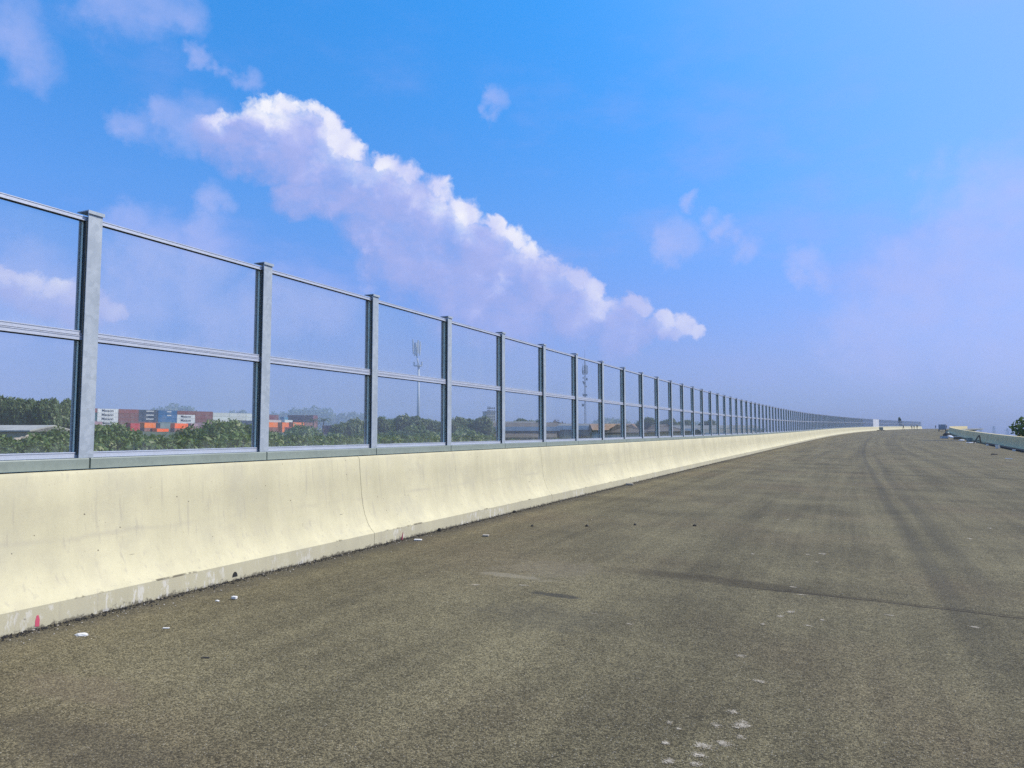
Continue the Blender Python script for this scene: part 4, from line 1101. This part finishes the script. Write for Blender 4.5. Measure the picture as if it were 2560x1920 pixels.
# parked truck with people around it
def trailer(s, lat):
    e = tag(empty('box_trailer', at(s, lat), -heading(s)), 'small grey box trailer by the right parapet near the crest', 'trailer')
    bevel(MB().box(-.78, .78, -1.3, 1.3, .42, 1.6).build('body', M['blue_truck'], e), .04, 1)
    MB().box(-.80, .80, -1.32, 1.32, 1.603, 1.68).build('roof', M['galv'], e)
    MB().tube((0, -1.3, .4), (0, -2.3, .45), .05, n=6).build('drawbar', M['dark'], e)
    for x in (-1, 1): MB().tube((x * .62, 0, .3), (x * .82, 0, .3), .3, n=16).build('wheel', M['tarbits'], e)
trailer(205, 11.1)
cov = tag(empty('covered_load', at(141, 10.9), -heading(141)), 'dark tarpaulin covered load in front of the grey trailer', 'covered load')
from mathutils import noise as _mn
o = lump('tarpaulin', 61, .55, .9, .5, M['dark'], 3); o.parent = cov
o2 = lump('load', 62, .35, .5, .3, M['cabinet'], 2); o2.parent = cov; o2.location = (.1, .2, .40)
# white sheeted cabinet at the gap
cb = tag(empty('generator', at(231, LB + 1.0), -heading(231)), 'small grey green generator on a dark pallet before the white sheets', 'generator')
bevel(MB().box(-.5, .5, -.45, .45, .25, .95).build('housing', M['cabinet'], cb), .05, 2)
MB().box(-.52, .52, -.47, .47, .953, 1.03).build('cover', M['tarp'], cb)
for x in (-.6, 0, .6): MB().box(x - .1, x + .1, -.7, .7, 0, .1).build('runner', M['wood'], cb)
MB().box(-.95, .95, -.7, .7, .103, .22).build('deck', M['wood'], cb)
# people
def person_meshes(pose):
    P = dict(pel=(0, 0, .95), ch=(0, .03, 1.35), ne=(0, .04, 1.5), he=(0, .06, 1.66),
             ls=(-.19, .03, 1.42), le=(-.27, .02, 1.15), lw=(-.25, .18, .95), rs=(.19, .03, 1.42), re=(.27, .02, 1.15), rw=(.25, .18, .95),
             lh=(-.1, 0, .92), lk=(-.12, .05, .5), lf=(-.12, 0, .07), lt=(-.13, .16, .04), rh=(.1, 0, .92), rk=(.12, .05, .5), rf=(.12, 0, .07), rt=(.13, .16, .04))
    P.update(pose)
    rad = dict(pel=.14, ch=.16, ne=.065, he=.10, ls=.075, le=.05, lw=.04, rs=.075, re=.05, rw=.04, lh=.10, lk=.07, lf=.05, lt=.04, rh=.10, rk=.07, rf=.05, rt=.04)
    ks = list(P); ix = {k: i for i, k in enumerate(ks)}
    E = [('pel', 'ch'), ('ch', 'ne'), ('ne', 'he'), ('ch', 'ls'), ('ls', 'le'), ('le', 'lw'), ('ch', 'rs'), ('rs', 're'), ('re', 'rw'), ('pel', 'lh'), ('lh', 'lk'), ('lk', 'lf'), ('lf', 'lt'), ('pel', 'rh'), ('rh', 'rk'), ('rk', 'rf'), ('rf', 'rt')]
    me = bpy.data.meshes.new('person'); me.from_pydata([P[k] for k in ks], [(ix[a], ix[b]) for a, b in E], [])
    o = bpy.data.objects.new('tmp', me); COL.objects.link(o)
    sk = o.modifiers.new('skin', 'SKIN')
    for k in ks: me.skin_vertices[0].data[ix[k]].radius = (rad[k], rad[k])
    me.skin_vertices[0].data[ix['pel']].use_root = True
    sb = o.modifiers.new('sub', 'SUBSURF'); sb.levels = 1; sb.render_levels = 1
    dg = bpy.context.evaluated_depsgraph_get(); dg.update()
    out = bpy.data.meshes.new_from_object(o.evaluated_get(dg)); bpy.data.objects.remove(o)
    out.materials.clear(); out.materials.append(M['cloth']); out.materials.append(M['skin'])
    for p in out.polygons:
        if p.center.z > 1.5: p.material_index = 1
        p.use_smooth = True
    return out, P['he']
POSES = [person_meshes(dict(lf=(-.12, .28, .07), lt=(-.13, .42, .04), lk=(-.12, .2, .5), rf=(.12, -.25, .1), rt=(.13, -.1, .05), rk=(.12, -.03, .5))), person_meshes({}),
         person_meshes(dict(ch=(0, .25, 1.25), ne=(0, .36, 1.36), he=(0, .44, 1.48), ls=(-.19, .27, 1.3), rs=(.19, .27, 1.3), le=(-.22, .38, 1.05), re=(.22, .38, 1.05), lw=(-.15, .5, .85), rw=(.15, .5, .85)))]
HEL = MB(); 
def helmet_mesh():
    bm = bmesh.new(); bmesh.ops.create_uvsphere(bm, u_segments=12, v_segments=8, radius=.135)
    for v in bm.verts:
        if v.co.z < 0: v.co.z *= .15; v.co.x *= 1.15; v.co.y *= 1.25
    me = bpy.data.meshes.new('helmet'); bm.to_mesh(me); bm.free(); me.materials.append(M['helmet'])
    for p in me.polygons: p.use_smooth = True
    return me
HM = helmet_mesh()
def person(s, lat, pose, rz, label):
    me, he = POSES[pose]
    o = tag(link('person', me, None, at(s, lat), (0, 0, rz)), label, 'person', 'workers at the far end of the road')
    link('helmet', HM, o, Vector(he) + Vector((0, 0, .05)))
person(300, LB + 1.1, 0, 1.2, 'person in dark clothes striding along the far left parapet')
person(331, LB + 1.0, 2, .6, 'person in dark clothes bending at the far left parapet')
person(334, LB + 1.5, 1, 2.0, 'person in dark clothes standing close beside the bending one')
person(350, LB + 1.0, 1, .4, 'small dark figure by the left parapet near the crest')
person(402, -2.2, 1, .3, 'small dark figure on the crest just right of the barrier end')
person(404, -.9, 0, .3, 'second small dark figure on the crest right of the barrier end')
person(400, 1.4, 1, 1.3, 'small dark figure alone in the middle of the crest')
person(399, 2.6, 1, 4, 'pale figure beside the lone one on the crest')
person(360, 3.0, 1, .7, 'person in the group left of the grey trailer, standing leftmost')
person(365, 3.9, 2, 2.7, 'person in the group left of the grey trailer, bending')
person(356, 4.6, 0, 1.7, 'person in the group left of the grey trailer, nearest it')
# slim tree showing over the far barrier
proto('slim', 12, 9, 2.6, 3.0, 500, 0.7, M['leaf_pale'], 8, fill=.8)
tree('slim', 25.0, 352.0, 8.6, 'slim pale tree rising behind the far green stretch of barrier', wide=0.3, seed=77)

# ================================================================== LIGHT, SKY, AIR, CAMERA
SUN_AZ, SUN_EL = R(62), R(47)       # azimuth from +Y towards +X
sd = Vector((math.sin(SUN_AZ) * math.cos(SUN_EL), math.cos(SUN_AZ) * math.cos(SUN_EL), math.sin(SUN_EL)))
sl = bpy.data.lights.new('sun', 'SUN'); sl.energy = 4.2; sl.angle = R(0.5); sl.color = (1.0, 0.93, 0.82)
so = bpy.data.objects.new('sun', sl); COL.objects.link(so); so.rotation_euler = (-sd).to_track_quat('-Z', 'Y').to_euler(); so.location = (0, 0, 60)

MAIN = [(-60.25, 9.94, 1.34), (-58.97, 9.73, 1.57), (-57.64, 9.32, 1.72), (-56.41, 8.97, 1.64), (-55.02, 8.94, 1.49), (-54.01, 8.64, 1.05), (-47.83, 21.8, 1.8), (-46.2, 21.32, 2.47), (-44.43, 22.98, 1.87), (-42.74, 23.06, 2.17), (-41.12, 23.26, 1.94), (-42.86, 21.3, 2.99), (-39.77, 22.87, 1.87), (-38.7, 22.47, 1.34), (-40.41, 19.95, 3.18), (-41.75, 18.0, 1.87), (-37.6, 19.07, 3.18), (-38.32, 21.14, 1.87), (-34.88, 20.52, 1.57), (-33.29, 19.82, 1.79), (-35.18, 17.43, 3.92), (-31.33, 18.07, 2.62), (-29.18, 16.78, 2.62), (-32.7, 14.82, 4.67), (-25.77, 16.64, 1.27), (-24.69, 15.71, 1.72), (-26.66, 14.4, 3.36), (-23.25, 14.31, 1.64), (-28.43, 11.43, 4.67), (-21.64, 12.51, 2.8), (-19.33, 12.16, 1.68), (-18.02, 11.55, 1.27), (-19.16, 9.78, 3.18), (-14.6, 9.84, 1.57), (-12.72, 8.84, 1.49), (-10.8, 8.31, 1.34), (-9.75, 7.77, 0.82), (-15.66, 7.94, 2.62), (-24.15, 9.35, 4.11)]
THIN = [(-51.79, 12.5, 3.36), (-52.6, 9.8, 2.62), (-48.97, 10.78, 2.62), (-46.99, 8.54, 2.24), (-42.73, 11.24, 2.24), (9.42, 15.61, 3.74), (11.41, 14.07, 4.11), (5.91, 9.57, 4.48), (9.86, 7.32, 4.86), (2.94, 7.2, 4.11), (-51.5, 23.0, 1.1), (-50.6, 22.7, 1.6), (-49.6, 22.0, 2.2), (-12.13, 14.91, 1.62), (-11.5, 14.8, 1.7), (-10.87, 14.67, 1.47), (-10.46, 17.59, 0.82), (-9.23, 16.64, 0.97), (-8.01, 15.69, 0.97), (-6.49, 14.19, 1.12), (-1.53, 12.91, 1.49), (-0.92, 11.85, 1.34), (-26.0, 25.63, 1.0), (-48.35, 16.66, 1.27), (-48.61, 14.82, 1.72), (-47.92, 12.89, 2.24), (-53.65, 14.84, 1.57), (-54.66, 14.55, 1.12), (-60.26, 24.52, 2.24), (-61.22, 25.72, 2.24), (-54.5, 28.72, 2.62), (-52.09, 29.14, 2.24), (-50.21, 28.99, 1.34), (-48.84, 26.68, 0.9), (-47.83, 25.97, 0.82), (-46.16, 25.64, 1.12), (10.18, 15.18, 3.36), (11.71, 15.2, 2.99), (4.55, 11.64, 2.24), (8.17, 11.21, 3.36), (11.0, 10.25, 4.11), (9.29, 12.6, 1.87), (-59.25, 9.4, 3.6), (-55.73, 8.4, 3.2), (-41.69, 10.6, 2.24), (-39.58, 9.63, 2.24), (-36.75, 11.19, 0.9), (-44.37, 9.04, 2.62), (-51.19, 12.57, 2.24), (-53.01, 21.45, 1.49)]
def dirv(az, el): return (math.sin(R(az)) * math.cos(R(el)), math.cos(R(az)) * math.cos(R(el)), math.sin(R(el)))
def cloud_group(name, blobs, k):
    g = bpy.data.node_groups.new(name, 'ShaderNodeTree')
    g.interface.new_socket('dir', in_out='INPUT', socket_type='NodeSocketVector')
    g.interface.new_socket('field', in_out='OUTPUT', socket_type='NodeSocketFloat')
    nt = NT(g); i = nt.add('NodeGroupInput'); o = nt.add('NodeGroupOutput')
    d = i.outputs[0]; best = None
    for az, el, r in blobs:
        q = nt.vec('SUBTRACT', d, dirv(az, el))
        v = nt.math('MULTIPLY_ADD', nt.vec('DOT_PRODUCT', q, q), -1 / (R(r) ** 2), 1.0)
        v = nt.math('MAXIMUM', v, -4.0)
        if best is None: best = v
        else:
            n = nt.add('ShaderNodeMath', operation='SMOOTH_MAX'); nt.put(n.inputs[0], best); nt.put(n.inputs[1], v); n.inputs[2].default_value = k
            best = n.outputs[0]
    g.links.new(best, o.inputs[0])
    return g
BG = 1 / 0.15
def build_world():
    w = bpy.data.worlds.new('World'); scene.world = w; w.use_nodes = True
    w.cycles.sampling_method = 'MANUAL'; w.cycles.sample_map_resolution = 256
    t = w.node_tree; t.nodes.clear(); nt = NT(t)
    out = nt.add('ShaderNodeOutputWorld'); bg = nt.add('ShaderNodeBackground'); bg.inputs['Strength'].default_value = 0.15
    sky = nt.add('ShaderNodeTexSky', sky_type='NISHITA'); sky.sun_disc = False; sky.sun_elevation = SUN_EL; sky.sun_rotation = SUN_AZ
    sky.air_density = 1.0; sky.dust_density = 1.2; sky.ozone_density = 2.0; sky.altitude = 10
    d = nt.vec('NORMALIZE', nt.tc('Generated'))
    el = nt.sep(d)[2]
    # the camera-phone rendition of the sky: deeper azure high in view, lavender low down, neutral above it
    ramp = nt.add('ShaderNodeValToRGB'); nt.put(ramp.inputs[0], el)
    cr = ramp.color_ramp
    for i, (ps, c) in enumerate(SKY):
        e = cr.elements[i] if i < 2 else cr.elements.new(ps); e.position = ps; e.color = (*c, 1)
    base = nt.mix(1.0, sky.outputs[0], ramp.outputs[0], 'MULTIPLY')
    # whiter towards the sun
    sun_dot = nt.vec('DOT_PRODUCT', d, tuple(sd))
    base = nt.mix(nt.step(sun_dot, 0.42, 0.9, 0.0, 1.0), base, (0.31 * BG, 0.51 * BG, 0.97 * BG, 1))
    # clouds
    GM = cloud_group('cumulus_shape', MAIN, 0.16); GT = cloud_group('wisp_shape', THIN, 0.5)
    def inst(g, v):
        n = nt.add('ShaderNodeGroup'); n.node_tree = g; nt.put(n.inputs[0], v); return n.outputs[0]
    n1 = nt.noise(d, 8, 2, 0.5, 'Color'); n2 = nt.noise(d, 34, 4, 0.62, 'Color')
    wv = nt.vec('ADD', d, nt.vec('SCALE', nt.vec('SUBTRACT', n1, (.5, .5, .5)), scale=0.018))
    wv = nt.vec('ADD', wv, nt.vec('SCALE', nt.vec('SUBTRACT', n2, (.5, .5, .5)), scale=0.030))
    f = inst(GM, wv)
    side = Vector((0.74, 0.36, 0.57))                     # towards the sun, across the line of sight
    f_near = inst(GM, nt.vec('ADD', wv, tuple(side * 0.030)))
    f_far = inst(GM, nt.vec('ADD', wv, tuple(side * 0.075)))
    b1 = nt.add('ShaderNodeTexVoronoi', feature='SMOOTH_F1'); nt.put(b1.inputs['Vector'], wv); b1.inputs['Scale'].default_value = 30; b1.inputs['Smoothness'].default_value = 0.5
    fb = nt.noise(wv, 70, 5, 0.62)
    puff = nt.math('ADD', nt.math('MULTIPLY', nt.math('SUBTRACT', 0.42, b1.outputs['Distance']), 1.1), nt.math('MULTIPLY', nt.math('SUBTRACT', fb, 0.5), 1.15))
    rim = nt.step(nt.math('SUBTRACT', f_near, nt.math('MULTIPLY', puff, 0.5)), 1.0, -0.35)
    F = nt.math('ADD', nt.math('MULTIPLY_ADD', puff, 0.62, f), nt.step(rim, 0.1, 0.75, 0.36, -0.10))
    wide = nt.step(f_far, 0.9, -1.2)
    soft = nt.math('MULTIPLY_ADD', nt.math('MAXIMUM', rim, nt.math('MULTIPLY', wide, 0.6)), -0.66, 1.18)
    al = nt.add('ShaderNodeMapRange', interpolation_type='SMOOTHSTEP'); nt.put(al.inputs['Value'], F); al.inputs['From Min'].default_value = -0.02; nt.put(al.inputs['From Max'], soft)
    lit = nt.math('ADD', nt.math('MULTIPLY', rim, 0.38), nt.math('ADD', nt.math('MULTIPLY', wide, 0.40), nt.math('MULTIPLY', puff, 0.34)), clamp=True)
    lit = nt.math('MULTIPLY', lit, nt.step(el, 0.11, 0.29, 0.48, 1.0))
    lit = nt.math('MULTIPLY', lit, nt.step(nt.noise(d, 11, 2, 0.5), 0.36, 0.64, 0.50, 1.18), clamp=True)
    lit = nt.math('ADD', lit, nt.step(f, 0.0, 1.1, 0.0, 0.13), clamp=True)
    cr2 = nt.add('ShaderNodeValToRGB'); nt.put(cr2.inputs[0], lit); c2 = cr2.color_ramp
    for i, (ps, c) in enumerate(CLOUD):
        e = c2.elements[i] if i < 2 else c2.elements.new(ps); e.position = ps; e.color = (*[k * BG for k in c], 1)
    # fine veils
    nb = nt.vec('ADD', d, nt.vec('SCALE', nt.vec('SUBTRACT', nt.noise(d, 16, 5, 0.6, 'Color'), (.5, .5, .5)), scale=0.09))
    ft = nt.math('ADD', inst(GT, nb), nt.math('MULTIPLY', nt.math('SUBTRACT', nt.noise(d, 32, 7, 0.62), 0.5), 1.6))
    ta = nt.math('MULTIPLY', nt.step(ft, -0.6, 2.1), 0.66)
    veil = nt.noise(nt.map(d, (1, 1, 2.4)), 4.5, 6, 0.6)
    va = nt.math('MULTIPLY', nt.step(veil, 0.46, 0.72), nt.step(el, 0.62, 0.12, 0.10, 0.42))
    c = nt.mix(va, base, (*[k * BG for k in VEIL[0]], 1))
    c = nt.mix(ta, c, (*[k * BG for k in VEIL[1]], 1))
    wisp = nt.step(nt.noise(nt.map(d, (1, 1, 1.6)), 20, 5, 0.65), 0.3, 0.62, 0.62, 1.0)
    wisp = nt.math('MAXIMUM', wisp, nt.step(rim, 0.3, 0.8))
    c = nt.mix(nt.math('MULTIPLY', nt.math('MULTIPLY', al.outputs[0], wisp), nt.step(el, 0.02, 0.2, 0.55, 0.97)), c, cr2.outputs[0])
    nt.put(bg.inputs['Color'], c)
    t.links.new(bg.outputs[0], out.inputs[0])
SKY = [(0.0, (0.39, 0.47, 1.02)), (0.82, (0.95, 1.08, 1.12)), (0.56, (0.19, 1.18, 1.90)), (0.1, (0.55, 0.60, 1.05)), (0.2, (0.52, 0.74, 1.24)), (0.3, (0.44, 0.91, 1.45)), (0.42, (0.29, 1.03, 1.66))]  # top stop, above the view, made neutral to take blue out of shaded surfaces
CLOUD = [(0.0, (0.33, 0.41, 0.82)), (1.0, (0.99, 0.98, 1.02)), (0.25, (0.43, 0.49, 0.90)), (0.5, (0.64, 0.67, 0.97)), (0.75, (0.87, 0.87, 1.0))]
VEIL = [(0.38, 0.46, 0.91), (0.53, 0.57, 0.95)]
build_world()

# the hazy air: one closed box round everything
hz = MB().box(-3600, 3600, -800, 3600, -8.5, 150).build('haze', None)
hm = bpy.data.materials.new('hazy_air'); hm.use_nodes = True
t = hm.node_tree; t.nodes.clear()
pv = t.nodes.new('ShaderNodeVolumePrincipled'); pv.inputs['Density'].default_value = 0.00024
pv.inputs['Color'].default_value = (0.60, 0.74, 1.0, 1); pv.inputs['Anisotropy'].default_value = 0.0
t.links.new(pv.outputs[0], t.nodes.new('ShaderNodeOutputMaterial').inputs['Volume'])
hz.data.materials.append(hm)
tag(hz, kind='stuff'); hz['label'] = 'thin blue haze over the land'

cam = bpy.data.cameras.new('camera'); co = bpy.data.objects.new('camera', cam); COL.objects.link(co)
cam.sensor_fit = 'HORIZONTAL'; cam.sensor_width = 36.0; cam.lens = 36.0 * 1775 / 2560
cam.clip_start = 0.05; cam.clip_end = 6000
co.location = (0, 0, EYE)
co.rotation_euler = (R(90 + 4.028), 0, R(24.609))
scene.camera = co

scene.view_settings.view_transform = 'Standard'; scene.view_settings.look = 'None'
scene.view_settings.exposure = 0.0; scene.view_settings.gamma = 1.0
cy = scene.cycles
cy.max_bounces = 8; cy.transparent_max_bounces = 24; cy.diffuse_bounces = 3; cy.glossy_bounces = 3; cy.volume_bounces = 1
cy.use_adaptive_sampling = True; cy.adaptive_threshold = 0.01
cy.use_denoising = False
